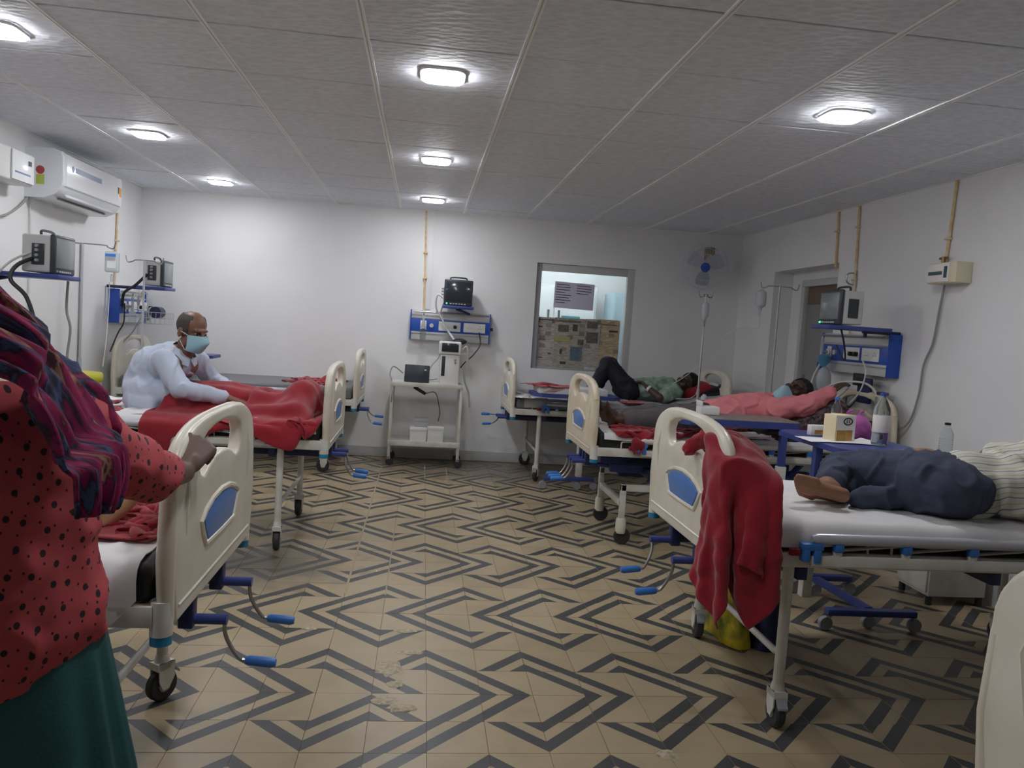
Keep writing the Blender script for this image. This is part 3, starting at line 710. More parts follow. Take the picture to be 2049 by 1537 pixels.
# ------------------------------------------------------------------ mattresses and sheets
def mattress(k, m, label, th=.095, x0=.055, x1=1.99):
    t = MB()
    t.box(x0, x1, -.425, .425, .650, .650 + th, .022, seg=3)
    o = t.build('mattress', m, loc=(BED[k][0][0], BED[k][0][1], 0), rz=BED[k][1]); return tag(o, label, 'mattress', 'bed mattresses')
mattress('L1', 'rexine_black', 'black rexine mattress under the white sheet on the bed the woman grips')
mattress('L2', 'rexine_black', 'dark mattress the masked man sits on')
mattress('L3', 'rexine_grey', 'bare grey rexine mattress along the back wall', th=.105)
mattress('R0', 'rexine_black', 'mattress of the bed cut off at the bottom right')
mattress('R1', 'rexine_black', 'mattress under the patient in striped shirt')
mattress('R2', 'rexine_black', 'black mattress of the ivory bed with the pink shirted patient')
mattress('R3', 'rexine_grey', 'grey mattress under the man with raised knees')
def bedsheet(k, label, m='sheet', x0=.10, x1=1.96, over=(.10, .10), top=.749, seed=1, amp=.006, cut=None, foot=.0):
    """sheet laid over the mattress; over = hang on the -y and +y side"""
    nx, ny = 76, 44; V = []; F = []; hw = .428
    for i in range(nx + 1):
        u = i / nx; x = x0 + (x1 - x0) * u
        o0 = over[0] * (1 + .35 * mnoise.noise((x * 2.1, seed, 3.1))) ; o1 = over[1] * (1 + .35 * mnoise.noise((x * 2.1, seed, 7.1)))
        if cut: o0, o1 = cut(u, o0, o1)
        tot = 2 * hw + o0 + o1
        for j in range(ny + 1):
            s_ = -hw - o0 + tot * j / ny
            n1 = mnoise.noise((x * 5 + seed * 3, s_ * 5, .3)); n2 = mnoise.noise((x * 2.2 + s_ * 4 + seed, x * 7 - s_ * 3, 2.0))
            z = top + amp * (n1 + 1.0 * max(0, 1 - abs(n2) * 4) - .2)
            y = s_
            if abs(s_) > hw - .02:
                d = abs(s_) - (hw - .02); sg = math.copysign(1, s_)
                if d < .03: a = d / .03 * math.pi / 2; y = sg * (hw - .02 + .022 * math.sin(a)); z = top - .022 * (1 - math.cos(a)) + amp * .3 * n1
                else: y = sg * (hw + .003 + .010 * (mnoise.noise((x * 9, d * 4, seed)) + .5)); z = top - .022 - (d - .03)
            V.append((x + .012 * mnoise.noise((x * 3, s_ * 3, seed + 9)), y, z))
    for i in range(nx):
        for j in range(ny):
            q = i * (ny + 1) + j; F.append((q, q + ny + 1, q + ny + 2, q + 1))
    o = MB().add(V, F).build('bed_sheet', m, loc=(BED[k][0][0], BED[k][0][1], 0), rz=BED[k][1], sharp=180)
    md = o.modifiers.new('thick', 'SOLIDIFY'); md.thickness = .003; md.offset = 1
    return tag(o, label, 'sheet', 'white bed sheets')
bedsheet('L1', 'white sheet on the bed the woman grips', x0=.09, over=(.10, .15), seed=2, cut=lambda u, a, b: (a, b * min(1, .5 + u * 14)))
bedsheet('L2', 'white sheet under the masked man', x0=.08, over=(.04, .05), seed=5, amp=.012)
bedsheet('R1', 'smooth white sheet under the patient in striped shirt', x0=.07, over=(.055, .08), seed=8, amp=.005)
bedsheet('R2', 'rumpled white sheet on the ivory bed', x0=.09, over=(.03, .05), seed=11, amp=.014)
bedsheet('R3', 'greyish white sheet under the man with raised knees', m='sheet_grey', x0=.12, over=(.07, .05), seed=14, amp=.012)

# ================================================================== wall equipment
def bed_head_panel(label, loc, rz, plugs=(.16, .52), flow=True, W=.79):
    """medical gas and socket panel; local: faces -y, back on the wall at y=0"""
    t = thing('medical_wall_panel', label, 'wall panel', loc, rz, 'bed head service panels'); w2 = W / 2; D = .085
    MB().box(-w2 + .006, w2 - .006, -D, -.001, -.145, .145, .006).build('housing', 'panel_lip', t)
    for s_ in (-1, 1): MB().box(s_ * w2 - .006 * (s_ + 1), s_ * w2 + .006 * (1 - s_), -D - .012, -.001, -.148, .148, .005).build('end_cap', 'panel_blue', t)
    MB().box(-w2 + .012, w2 - .012, -D - .006, -D, -.062, .060, .002).build('blue_band', 'panel_blue', t)
    for z in (.072, -.078): MB().box(-w2 + .012, w2 - .012, -D - .009, -D, z - .006, z + .006, .002).build('trim_strip', 'rail_grey', t)
    r = MB(); r.cyl((-w2 + .02, -D - .025, .128), (w2 - .02, -D - .025, .128), .007)
    for x in (-w2 + .06, 0, w2 - .06): r.cyl((x, -D, .128), (x, -D - .025, .128), .005)
    r.build('equipment_rail', 'steel', t)
    for x0 in (-.115, .130):
        p = MB().box(x0, x0 + .215, -D - .014, -D - .006, -.046, .046, .003).build('socket_plate', 'socket', t)
        for k in (0, 1):
            x = x0 + .055 + k * .105; h = MB()
            for dx, dz in ((0, .016), (-.012, -.006), (.012, -.006)): h.cyl((x + dx, -D - .0145, dz), (x + dx, -D - .0135, dz), .0035, n=8)
            h.build('socket_holes', 'black_plastic', p)
            MB().box(x + .024, x + .036, -D - .018, -D - .014, -.012, .012, .002).build('switch', 'white_gloss', p)
    for x in plugs:
        q = MB(); q.box(x - w2 + .28 - .016, x - w2 + .28 + .016, -D - .045, -D - .014, -.018, .014, .006); q.build('plug', 'black_plastic', t)
    o_ = MB(); o_.cyl((-w2 + .13, -D - .006, 0), (-w2 + .13, -D - .03, 0), .026, n=18); o_.box(-w2 + .10, -w2 + .16, -D - .016, -D - .006, -.045, .045, .004); o_.build('gas_outlet', 'white_plastic', t)
    MB().cyl((-w2 + .21, -D - .006, 0), (-w2 + .21, -D - .022, 0), .02, n=18).build('vacuum_outlet', 'panel_lip', t)
    if flow:
        f = MB(); f.cyl((-w2 + .13, -D - .03, 0), (-w2 + .13, -D - .075, 0), .011); f.cyl((-w2 + .13, -D - .075, -.035), (-w2 + .13, -D - .075, .095), .012); k = f.build('flowmeter', 'saline', t)
        MB().lathe([(.005, -.14), (.026, -.138), (.03, -.12), (.03, -.055), (.026, -.045), (.012, -.035)], (-w2 + .13, -D - .075, 0), 16).build('humidifier_bottle', 'pet', k)
        MB().cyl((-w2 + .13, -D - .075, .095), (-w2 + .13, -D - .075, .115), .008).build('flow_knob', 'steel', k)
    return t
def monitor(label, loc, rz, screen='screen_grey', tray=True, led_=False, w=.275, h=.235, d=.17, arm=None):
    """patient monitor; local: faces -y, stands on z=0"""
    t = thing('patient_monitor', label, 'monitor', loc, rz, 'bedside patient monitors'); w2 = w / 2
    b = MB(); b.box(-w2 + .008, w2 - .008, .022, d, .006, h - .006, .014, seg=3); b.build('case', 'monitor_body', t)
    f = MB(); f.box(-w2, w2, 0, .03, 0, h, .012, seg=3); bz = f.build('bezel', 'monitor_bezel', t)
    MB().box(-w2 + .018, w2 - .018, -.003, .004, .038, h - .02, .003).build('screen', screen, bz)
    for k in range(6): MB().box(-w2 + .06 + k * .027, -w2 + .078 + k * .027, -.004, .002, .012, .022, .002).build('button', 'monitor_body', bz)
    MB().cyl((-w2 + .03, -.006, .018), (-w2 + .03, .002, .018), .007, n=12).build('power_lamp', 'led_green' if led_ else 'wheel_grey', bz)
    MB().tube(spline([(-w2 * .55, d * .55, h - .008), (-w2 * .55, d * .55, h + .018), (0, d * .55, h + .024), (w2 * .55, d * .55, h + .018), (w2 * .55, d * .55, h - .008)], 4), .008, 8).build('carry_handle', 'monitor_bezel', t)
    for s_ in (-1, 1):
        MB().box(s_ * (w2 - .004) - .004, s_ * (w2 - .004) + .004, .06, .13, .05, .175, .003).build('connector_block', 'monitor_bezel', t)
    for k, z in enumerate((.075, .105, .135, .16)):
        for s_ in (-1,): MB().cyl((s_ * (w2 - .004), .095, z), (s_ * (w2 + .022), .095, z), .009, n=10).build('connector', 'wheel_grey', t)
    return t
def cable(pts, r, m, label, cat='cable', name='cable', n=8, seg=7):
    return tag(MB().tube(spline(pts, n), r, seg).build(name, m), label, cat)
# --- centre of the back wall
bed_head_panel('blue and white service panel on the back wall above the equipment trolley', (.263, YB, 1.34), 0)
t = monitor('patient monitor with black screen above the equipment trolley', (.315, 7.56, 1.545), 0, 'screen_dark', led_=True, w=.275, h=.25)
def tray(label, x0, x1, y0, y1, z, arm_pts):
    k = thing('monitor_tray', label, 'tray', ((x0 + x1) / 2, (y0 + y1) / 2, z), 0, 'blue monitor trays'); cx, cy = (x0 + x1) / 2, (y0 + y1) / 2
    MB().box(x0 - cx, x1 - cx, y0 - cy, y1 - cy, -.028, -.001, .006).build('plate', 'blue_steel', k)
    MB().box(x0 - cx + .02, x1 - cx - .02, y0 - cy + .02, y1 - cy - .02, -.001, .0005).build('rubber_mat', 'black_plastic', k) if False else None
    a = MB()
    for p, q in arm_pts: a.tube([(p[0] - cx, p[1] - cy, p[2] - z), (q[0] - cx, q[1] - cy, q[2] - z)], .013, 8)
    a.build('bracket_arm', 'navy_steel', k)
    return k
tray('blue monitor tray on the back wall', .17, .47, 7.54, 7.77, 1.545, [((.32, 7.72, 1.515), (.32, 7.83, 1.515)), ((.32, 7.60, 1.51), (.44, 7.60, 1.47))])
# --- right wall
bed_head_panel('service panel with blue end cap on the right wall beside the doorway', (XR, 5.425, 1.345), -math.pi / 2, plugs=(.18, .24), W=.90)
monitor('patient monitor with a green power lamp in front of the doorway', (2.70, 5.005, 1.53), -math.pi / 2, 'screen_grey', led_=True)
tray('long blue monitor tray reaching out from the right wall', 2.64, 3.09, 4.88, 5.12, 1.53, [((2.95, 5.0, 1.5), (3.22, 5.0, 1.5)), ((2.97, 5.0, 1.46), (2.97, 5.0, 1.51))])
# --- left wall, bed L3
bed_head_panel('service panel with blue end cap on the left wall crowded with tubing', (XL, 7.44, 1.335), math.pi / 2, plugs=(.2, .45), W=.66)
monitor('smaller patient monitor on the left wall above the coiled tubing', (-2.20, 7.06, 1.52), math.pi / 2, 'screen_grey', w=.26, h=.225)
tray('blue monitor tray near the left back corner', -2.42, -2.18, 6.92, 7.20, 1.52, [((-2.35, 7.06, 1.5), (-2.70, 7.06, 1.5))])
# --- left wall, bed L2
bed_head_panel('service panel on the left wall mostly hidden by the standing woman', (XL, 4.62, 1.335), math.pi / 2, plugs=(.2, .3))
monitor('large patient monitor on the left wall next to the standing woman', (-2.19, 5.085, 1.51), math.pi / 2, 'screen_grey', w=.28, h=.235, d=.19)
tray('blue monitor tray beside the standing woman', -2.66, -2.16, 4.93, 5.24, 1.51, [((-2.5, 5.05, 1.48), (-2.70, 4.95, 1.42)), ((-2.6, 5.1, 1.48), (-2.70, 5.1, 1.48))])

# --- air conditioner
t = thing('air_conditioner', 'white split air conditioner high on the left wall', 'air conditioner', (XL, 5.66, 2.035))
prof = [(0, .325), (.04, .335), (.19, .335), (.225, .32), (.24, .285), (.245, .13), (.235, .085), (.20, .035), (.13, .005), (0, 0)]
MB().prism([(a, b) for a, b in prof], 0, 1.02, 'y').build('body', 'ac_body', t)
fp = MB(); fp.prism([(.225, .325), (.252, .305), (.258, .27), (.258, .115), (.252, .095), (.24, .09)], .03, .995, 'y'); fpo = fp.build('front_panel', 'white_gloss', t)
MB().box(.2585, .2595, .16, .60, .205, .24).build('slogan_print', 'ac_mark', fpo); MB().lathe([(.001, .2585), (.022, .259), (.001, .2595)], (0, .12, .222), 16, 'x').build('emblem_print', 'ac_mark', fpo)
MB().obox((.205, .52, .046), (.012, .80, .052), Matrix.Rotation(-.75, 3, 'Y'), .003).build('louver', 'ac_body', t)
MB().obox((.168, .50, .0155), (.012, .78, .012), Matrix.Rotation(-.3, 3, 'Y')).build('air_slot', 'ac_slot', t)
MB().lathe([(.001, -.0015), (.028, -.001), (.028, .0002)], (.10, -.0002, .185), 18, 'y').build('sticker', 'sticker_red', t)
MB().box(.075, .127, -.0015, .0, .09, .155).build('sticker', 'sticker_green', t)
st = MB().box(.2585, .2598, .905, .985, .13, .24).build('energy_label', 'sticker_white', fpo); MB().box(.2598, .2603, .940, .982, .165, .235).build('label_print', 'sticker_orange', st); MB().box(.2598, .2603, .908, .936, .185, .235).build('label_print', 'sticker_dark', st)
t = thing('voltage_stabilizer', 'white boxy voltage stabilizer beside the air conditioner', 'stabilizer', (XL, 5.02, 2.07))
MB().box(0, .16, 0, .42, 0, .20, .012, seg=3).build('body', 'white_plastic', t)
MB().box(.16, .172, .14, .41, .01, .19, .006).build('front_panel', 'white_gloss', t); MB().box(.172, .174, .33, .37, .12, .15).build('display', 'sticker_dark', t); MB().box(.172, .1735, .17, .36, .055, .065).build('print_strip', 'ac_mark', t)
cable([(XL + .02, 5.70, 2.05), (XL + .03, 5.5, 1.93), (XL + .04, 5.3, 1.86), (XL + .05, 5.05, 1.85), (XL + .03, 4.8, 1.9)], .008, 'cable_grey', 'grey mains cable sagging below the voltage stabilizer')
cable([(XL + .012, 5.72, 2.05), (XL + .012, 5.73, 1.6), (XL + .012, 5.72, 1.2), (XL + .012, 5.72, .7), (XL + .012, 5.72, .3)], .006, 'cable_white', 'thin white drain tube running down the left wall')

# --- copper pipes
def pipe(pts, label, clips=()):
    t = thing('gas_pipe', label, 'pipe', pts[0], 0, 'orange painted gas pipes'); o = Vector(pts[0])
    MB().tube([Vector(p) - o for p in pts], .0095, 8).build('tube', 'pipe_orange', t)
    for c in clips: MB().obox(Vector(c) - o, (.04, .04, .014), 0.0, .003).build('clip', 'pipe_orange', t)
    return t
pipe([(-.035, YB - .012, ZC), (-.02, YB - .012, 2.0), (-.005, YB - .012, 1.485)], 'orange gas pipe running down the back wall to the service panel', [(-.02, YB - .012, 2.05), (-.012, YB - .012, 1.8)])
pipe([(XL + .012, 7.24, 2.14), (XL + .012, 7.22, 1.48)], 'orange gas pipe on the left wall below the air conditioner', [(XL + .012, 7.24, 1.9)])
pipe([(XR - .012, 5.96, ZC), (XR - .012, 5.93, 2.02), (XR + .05, 5.93, 2.02)], 'shorter orange gas pipe at the near edge of the doorway', [(XR - .012, 5.95, 2.3)])
pipe([(XR - .012, 5.66, ZC), (XR - .012, 5.62, 1.77), (XR - .02, 5.62, 1.48)], 'longer orange gas pipe on the right wall above the service panel', [(XR - .012, 5.65, 2.3), (XR - .012, 5.63, 1.9)])
pipe([(XR - .012, 4.57, ZC), (XR - .012, 4.59, 2.07), (XR - .012, 4.60, 1.93)], 'orange conduit dropping to the alarm box on the right wall', [(XR - .014, 4.59, 2.10)])
t = thing('alarm_box', 'cream alarm box on the right wall with a grey cable below', 'alarm box', (XR, 4.36, 1.815))
MB().box(-.105, -.001, 0, .27, 0, .125, .006).build('body', 'switch_cream', t)
fp = MB().box(-.112, -.105, .06, .262, .006, .119, .003).build('front_plate', 'carton_white', t); MB().box(-.1128, -.112, .12, .25, .05, .072).build('label_print', 'switch_label', fp); MB().box(-.1128, -.112, .075, .105, .03, .10).build('label_print', 'switch_label', fp)
v = MB(); v.cyl((-.03, .235, .125), (-.03, .235, .175), .012); v.cyl((-.03, .20, .165), (-.03, .27, .165), .008); v.build('valve', 'brass', t)
cable([(XR - .03, 4.56, 1.81), (XR - .02, 4.60, 1.66), (XR - .02, 4.63, 1.45), (XR - .02, 4.70, 1.30), (XR - .02, 4.72, 1.1), (XR - .03, 4.80, .90), (XR - .10, 4.98, .80), (XR - .2, 5.05, .74)], .007, 'cable_grey', 'long grey cable snaking down the right wall')
# wall hook near the pipe
t = thing('wall_hook', 'small metal hook on the right wall pipe', 'hook', (XR, 5.63, 1.86)); MB().tube(spline([(-.002, 0, .09), (-.06, .01, .085), (-.07, .015, .04), (-.05, .01, .01), (-.002, 0, .0)], 5), .006, 8).build('hook', 'steel', t); MB().box(-.012, 0, -.02, .02, -.02, .11, .003).build('plate', 'steel', t)

# --- wall fan high on the back wall
t = thing('wall_fan', 'white wall fan with a blue hub high in the right back corner', 'fan', (2.87, YB, 2.20))
MB().box(-.05, .05, -.05, 0, -.03, .12, .01).build('wall_bracket', 'brass', t)
fr = Matrix.Rotation(math.radians(12), 3, 'X') @ Matrix.Rotation(math.radians(-14), 3, 'Z')
fc = Vector((-.13, -.27, -.10))
def FP(v): return (fr @ Vector(v)) + fc
MB().tube([(0, -.04, .03), (-.03, -.12, .0), tuple(FP((0, .1, 0)))], .022, 10).build('arm', 'fan_white', t)
mt = MB(); mv = MB().lathe([(.02, .13), (.05, .12), (.055, .05), (.045, .02)], (0, 0, 0), 18, 'y'); mt.add([FP(p) for p in mv.v], mv.f); mt.build('motor', 'fan_white', t)
cg = MB(); Rf = .225
for k in range(44):
    a = 2 * math.pi * k / 44; c_, s_ = math.cos(a), math.sin(a)
    cg.tube([FP((r_ * c_, y_, r_ * s_)) for r_, y_ in ((.045, -.075), (.12, -.072), (.19, -.05), (Rf, -.005))], .0013, 4, cap=False)
    cg.tube([FP((r_ * c_, y_, r_ * s_)) for r_, y_ in ((.06, .065), (.14, .06), (.20, .04), (Rf, .005))], .0013, 4, cap=False)
cage = cg.build('cage', 'fan_white', t)
for r_, y_, rr in ((Rf, 0, .006), (.13, -.072, .0025), (.185, -.052, .0025)):
    MB().tube([FP((r_ * math.cos(2 * math.pi * k / 40), y_, r_ * math.sin(2 * math.pi * k / 40))) for k in range(40)], rr, 6, closed=True).build('cage_ring', 'fan_white', cage)
hb = MB(); hv = MB().lathe([(.005, -.088), (.04, -.084), (.048, -.074), (.048, -.066)], (0, 0, 0), 20, 'y'); hb.add([FP(p) for p in hv.v], hv.f); hb.build('hub_badge', 'fan_blue', t)
for k in range(3):
    a0 = 2 * math.pi * k / 3 + .5; V = []; F = []
    for i in range(9):
        for j in range(7):
            r_ = .035 + .155 * i / 8; wdt = math.radians(70) * (.55 + .45 * math.sin(math.pi * (i / 8) ** .7)); a = a0 + wdt * (j / 6 - .5)
            V.append(FP((r_ * math.cos(a), -.01 + .045 * (j / 6 - .5), r_ * math.sin(a))))
    V2 = [p + fr @ Vector((0, .003, 0)) for p in V]; n_ = len(V)
    for i in range(8):
        for j in range(6):
            q = i * 7 + j; F.append((q, q + 1, q + 8, q + 7)); F.append((n_ + q, n_ + q + 7, n_ + q + 8, n_ + q + 1))
    MB().add(V + V2, F).build('blade', 'fan_blade', t, sharp=180)

# ================================================================== IV stands and drips
def iv_stand(label, x, y, top, arm=.17, rz=0.0, base=True):
    t = thing('iv_stand', label, 'IV stand', (x, y, 0), rz, 'drip stands')
    MB().cyl((0, 0, .14), (0, 0, top), .0085, n=10).build('pole', 'rail_grey', t); MB().cyl((0, 0, .12), (0, 0, .95), .0125, n=12).build('lower_tube', 'rail_grey', t)
    b = MB()
    h = spline([(-arm, 0, top - .012), (-arm - .012, 0, top + .03)], 2)
    b.tube(spline([(-arm - .015, 0, top + .03), (-arm, 0, top - .02), (-arm + .04, 0, top - .012), (-arm + .07, 0, top), (arm - .07, 0, top), (arm - .04, 0, top - .012), (arm, 0, top - .02), (arm + .015, 0, top + .03)], 5), .0045, 7); b.build('hook_bar', 'steel', t)
    for k in range(5):
        a = 2 * math.pi * k / 5 + .3; c_, s_ = math.cos(a), math.sin(a)
        l = MB(); l.tube([(0, 0, .13), (c_ * .06, s_ * .06, .11), (c_ * .19, s_ * .19, .06)], .011, 8); lo = l.build('base_leg', 'rail_grey', t)
        wv = MB().lathe([(.006, -.010), (.025, -.010), (.025, .010), (.006, .010)], (0, 0, 0), 14, 'y'); MB().add([(p[0] + c_ * .19, p[1] + s_ * .19, p[2] + .025) for p in wv.v], wv.f).build('wheel', 'rubber', lo)
    return t
def drip_bottle(label, x, y, ztop, h=.15, r=.038, m='saline', band=None, bag=False):
    t = thing('drip_bottle', label, 'IV bottle', (x, y, ztop), 0, 'saline bottles on hooks')
    if bag:
        b = MB(); b.box(-.05, .05, -.016, .016, -h, -.02, .014, seg=3); k = b.build('bag', m, t); MB().box(-.03, .03, -.0175, -.015, -h + .03, -.045).build('bag_label', 'sticker_white', k)
    else:
        b = MB(); b.lathe([(.010, -.012), (.014, -.02), (r * .9, -.035), (r, -.05), (r, -h + .03), (r * .85, -h + .015), (.014, -h), (.012, -h - .015)], (0, 0, 0), 18); k = b.build('bottle', m, t)
    MB().tube(spline([(0, 0, -.02), (.006, 0, 0), (0, 0, .018), (-.006, 0, 0), (0, 0, -.02)], 4), .002, 5).build('hanger', 'white_plastic', t)
    if band: MB().box(-.036, .036, -r - .002, -r + .003, -.06, -.04).build('label_band', band, t)
    c = MB(); c.lathe([(.004, -h - .07), (.010, -h - .065), (.010, -h - .02), (.004, -h - .015)], (0, 0, 0), 12); c.build('drip_chamber', 'pet', t)
    return t
iv_stand('drip stand beside the left wall next to the large monitor', -2.46, 5.98, 1.77, .21)
drip_bottle('plastic saline bag with a blue band hanging on the left drip stand', -2.255, 5.98, 1.75, .17, band='blue_grip', bag=True)
iv_stand('drip stand behind the smaller patient monitor in the left back corner', -2.25, 6.62, 1.715, .13)
iv_stand('drip stand by the doorway with a saline bottle', 2.945, 6.30, 1.86, .155)
drip_bottle('saline bottle on the drip stand by the doorway', 2.79, 6.30, 1.84, .17, .042)
t = iv_stand('slim drip stand in front of the window bed', 2.385, 6.50, 1.76, .05)
drip_bottle('slender saline bottle on the slim drip stand', 2.385, 6.487, 1.715, .16, .03)
cable([(2.79, 6.30, 1.60), (2.785, 6.30, 1.5), (2.70, 6.4, 1.50), (2.58, 6.5, 1.42), (2.48, 6.6, 1.22), (2.36, 6.75, 1.05), (2.30, 6.95, .95)], .003, 'cable_white', 'thin drip line curving from the doorway stand towards the window bed', 'tube', 'drip_line')
cable([(2.385, 6.487, 1.49), (2.38, 6.487, 1.2), (2.375, 6.49, .95), (2.36, 6.6, .86), (2.33, 6.9, .82)], .003, 'cable_white', 'thin drip line hanging straight down the slim stand', 'tube', 'drip_line')
cable([(-2.285, 6.02, 1.51), (-2.28, 6.0, 1.3), (-2.27, 5.95, 1.1), (-2.27, 5.9, .9)], .003, 'cable_white', 'thin drip line below the saline bag on the left', 'tube', 'drip_line')

# ================================================================== cables and tubing around the panels
cable([(-2.28, 5.0, 1.62), (-2.36, 4.88, 1.55), (-2.38, 4.84, 1.46), (-2.30, 4.86, 1.36), (-2.25, 4.86, 1.18), (-2.28, 4.88, 1.02)], .012, 'cable_black', 'thick black lead hanging from the large left monitor')
cable([(-2.31, 4.96, 1.64), (-2.42, 4.9, 1.56), (-2.50, 4.86, 1.42), (-2.52, 4.86, 1.25)], .007, 'cable_white', 'white lead looping behind the large left monitor')
cable([(-2.22, 5.2, 1.48), (-2.225, 5.2, 1.3), (-2.20, 5.2, 1.18), (-2.215, 5.2, 1.0), (-2.19, 5.2, .88), (-2.19, 5.2, .7)], .008, 'cable_grey', 'grey cable dangling below the large left monitor')
def coil(label, c, r, turns, m, ax, name='coiled_tube', rr=.006):
    pts = []
    for k in range(turns * 16 + 1):
        a = 2 * math.pi * k / 16; q = r * (1 + .12 * math.sin(k * .7)); dx = .012 * math.sin(k * .37)
        pts.append((c[0] + dx, c[1] + q * math.cos(a), c[2] + q * math.sin(a)) if ax == 'x' else (c[0] + q * math.cos(a), c[1] + dx, c[2] + q * math.sin(a)))
    return tag(MB().tube(pts, rr, 6).build(name, m), label, 'tubing')
coil('coil of clear oxygen tubing on the left back panel', (-2.50, 7.28, 1.42), .065, 3, 'cable_white', 'x')
coil('tangle of grey tubing below the left back monitor', (-2.46, 7.40, 1.28), .05, 4, 'wheel_grey', 'x', rr=.008)
cable([(-2.33, 6.93, 1.62), (-2.42, 6.92, 1.52), (-2.52, 7.0, 1.47), (-2.58, 7.1, 1.43), (-2.60, 7.14, 1.34)], .012, 'cable_black', 'black cable bundle beside the left back monitor')
cable([(-2.59, 7.16, 1.36), (-2.57, 7.1, 1.2), (-2.58, 7.0, 1.10), (-2.60, 6.9, .95)], .006, 'cable_black', 'thin black cable below the left back panel')
cable([(-2.50, 7.3, 1.24), (-2.52, 7.18, 1.12), (-2.56, 7.05, 1.02)], .006, 'cable_grey', 'short grey cable below the left back panel')
t = thing('cuff_basket', 'wire basket with a rolled pressure cuff below the left back monitor', 'basket', (-2.30, 7.12, 1.20))
g = MB()
for z in (0, .05, .10):
    g.tube([(-.10, -.10, z), (.10, -.10, z), (.10, .12, z), (-.10, .12, z)], .003, 5, closed=True)
for k in range(6):
    for y_ in (-.10, .12): g.cyl((-.10 + .04 * k, y_, 0), (-.10 + .04 * k, y_, .10), .0022, n=5)
    for x_ in (-.10, .10): g.cyl((x_, -.10 + .044 * k, 0), (x_, -.10 + .044 * k, .10), .0022, n=5)
    g.cyl((-.10 + .04 * k, -.10, 0), (-.10 + .04 * k, .12, 0), .0022, n=5)
g.build('basket_wire', 'rail_grey', t); MB().cyl((.0, -.06, .10), (.0, .06, .10), .05, n=18).build('cuff_roll', 'navy_steel', t)
MB().tube([(-.10, .12, .10), (-.39, .3, .12)], .004, 6).build('basket_hanger', 'rail_grey', t)
# right panel: tubing, mask bag, cuffs
cable([(2.74, 4.9, 1.50), (2.80, 4.95, 1.40), (2.90, 5.1, 1.30), (2.98, 5.3, 1.33), (3.05, 5.5, 1.4)], .006, 'cable_black', 'black coiled lead below the right monitor')
cable([(3.10, 5.72, 1.33), (3.0, 5.70, 1.15), (2.95, 5.6, 1.02), (3.0, 5.4, 1.0), (3.06, 5.3, 1.1)], .009, 'cable_white', 'ribbed breathing tube below the right service panel')
cable([(2.85, 5.45, 1.0), (2.95, 5.3, 1.12), (3.06, 5.15, 1.15), (3.11, 5.05, 1.10), (3.12, 5.0, .98), (3.10, 4.98, .80)], .008, 'cable_white', 'white tube arching below the right service panel')
cable([(3.09, 5.2, 1.30), (3.06, 5.1, 1.22), (3.04, 5.12, 1.08), (2.98, 5.2, .95), (2.95, 5.3, .85)], .005, 'cable_white', 'thin white lead below the sockets on the right wall')
t = thing('pressure_cuff', 'navy blood pressure cuff hanging below the right service panel', 'cuff', (3.14, 5.22, 1.02))
MB().box(-.03, .0, -.10, .06, -.02, .16, .012, seg=3).build('cuff', 'navy_steel', t); MB().box(-.045, -.028, -.03, .10, .10, .19, .01).build('cuff_flap', 'black_plastic', t)
MB().tube(spline([(-.03, .02, .02), (-.06, .06, -.05), (-.05, .14, -.08), (-.03, .18, .0)], 5), .005, 6).build('cuff_hose', 'cable_black', t)
t = thing('oxygen_mask', 'clear oxygen mask bag hanging left of the right service panel', 'oxygen mask', (3.06, 5.66, 1.08))
MB().ell((0, 0, .05), (.05, .07, .10)).build('reservoir_bag', 'saline', t); MB().lathe([(.015, .15), (.045, .19), (.05, .23), (.01, .25)], (0, .02, 0), 16).build('mask_cone', 'blue_tint', t)
t = thing('suction_jar', 'grey suction jar hanging on the right wall below the panel', 'jar', (3.15, 5.02, 1.0))
MB().lathe([(.03, -.06), (.045, -.05), (.045, .06), (.03, .075)], (0, 0, 0), 18).build('jar', 'wheel_grey', t); MB().lathe([(.035, .075), (.04, .078), (.04, .095), (.01, .10)], (0, 0, 0), 18).build('lid', 'monitor_bezel', t); MB().box(.03, .079, -.012, .012, .0, .05, .002).build('bracket', 'steel', t)
t = thing('door_curtain', 'dark blue curtain strip at the side of the doorway', 'curtain', (3.30, 5.97, 0))
cv = MB(); pts = []
for k in range(17): pts.append((.018 * math.sin(k * 1.15), -.06 + .012 * k))
V = [(a, b, z) for z in (.15, 1.45) for a, b in pts] + [(a + .004, b, z) for z in (.15, 1.45) for a, b in pts]; n_ = 17
F = [(k, k + 1, n_ + k + 1, n_ + k) for k in range(16)] + [(2 * n_ + k, 3 * n_ + k, 3 * n_ + k + 1, 2 * n_ + k + 1) for k in range(16)]
MB().add(V, F).build('cloth', 'blue_curtain', t); MB().cyl((0, -.065, 1.46), (0, .15, 1.46), .008).build('curtain_rod', 'steel', t)

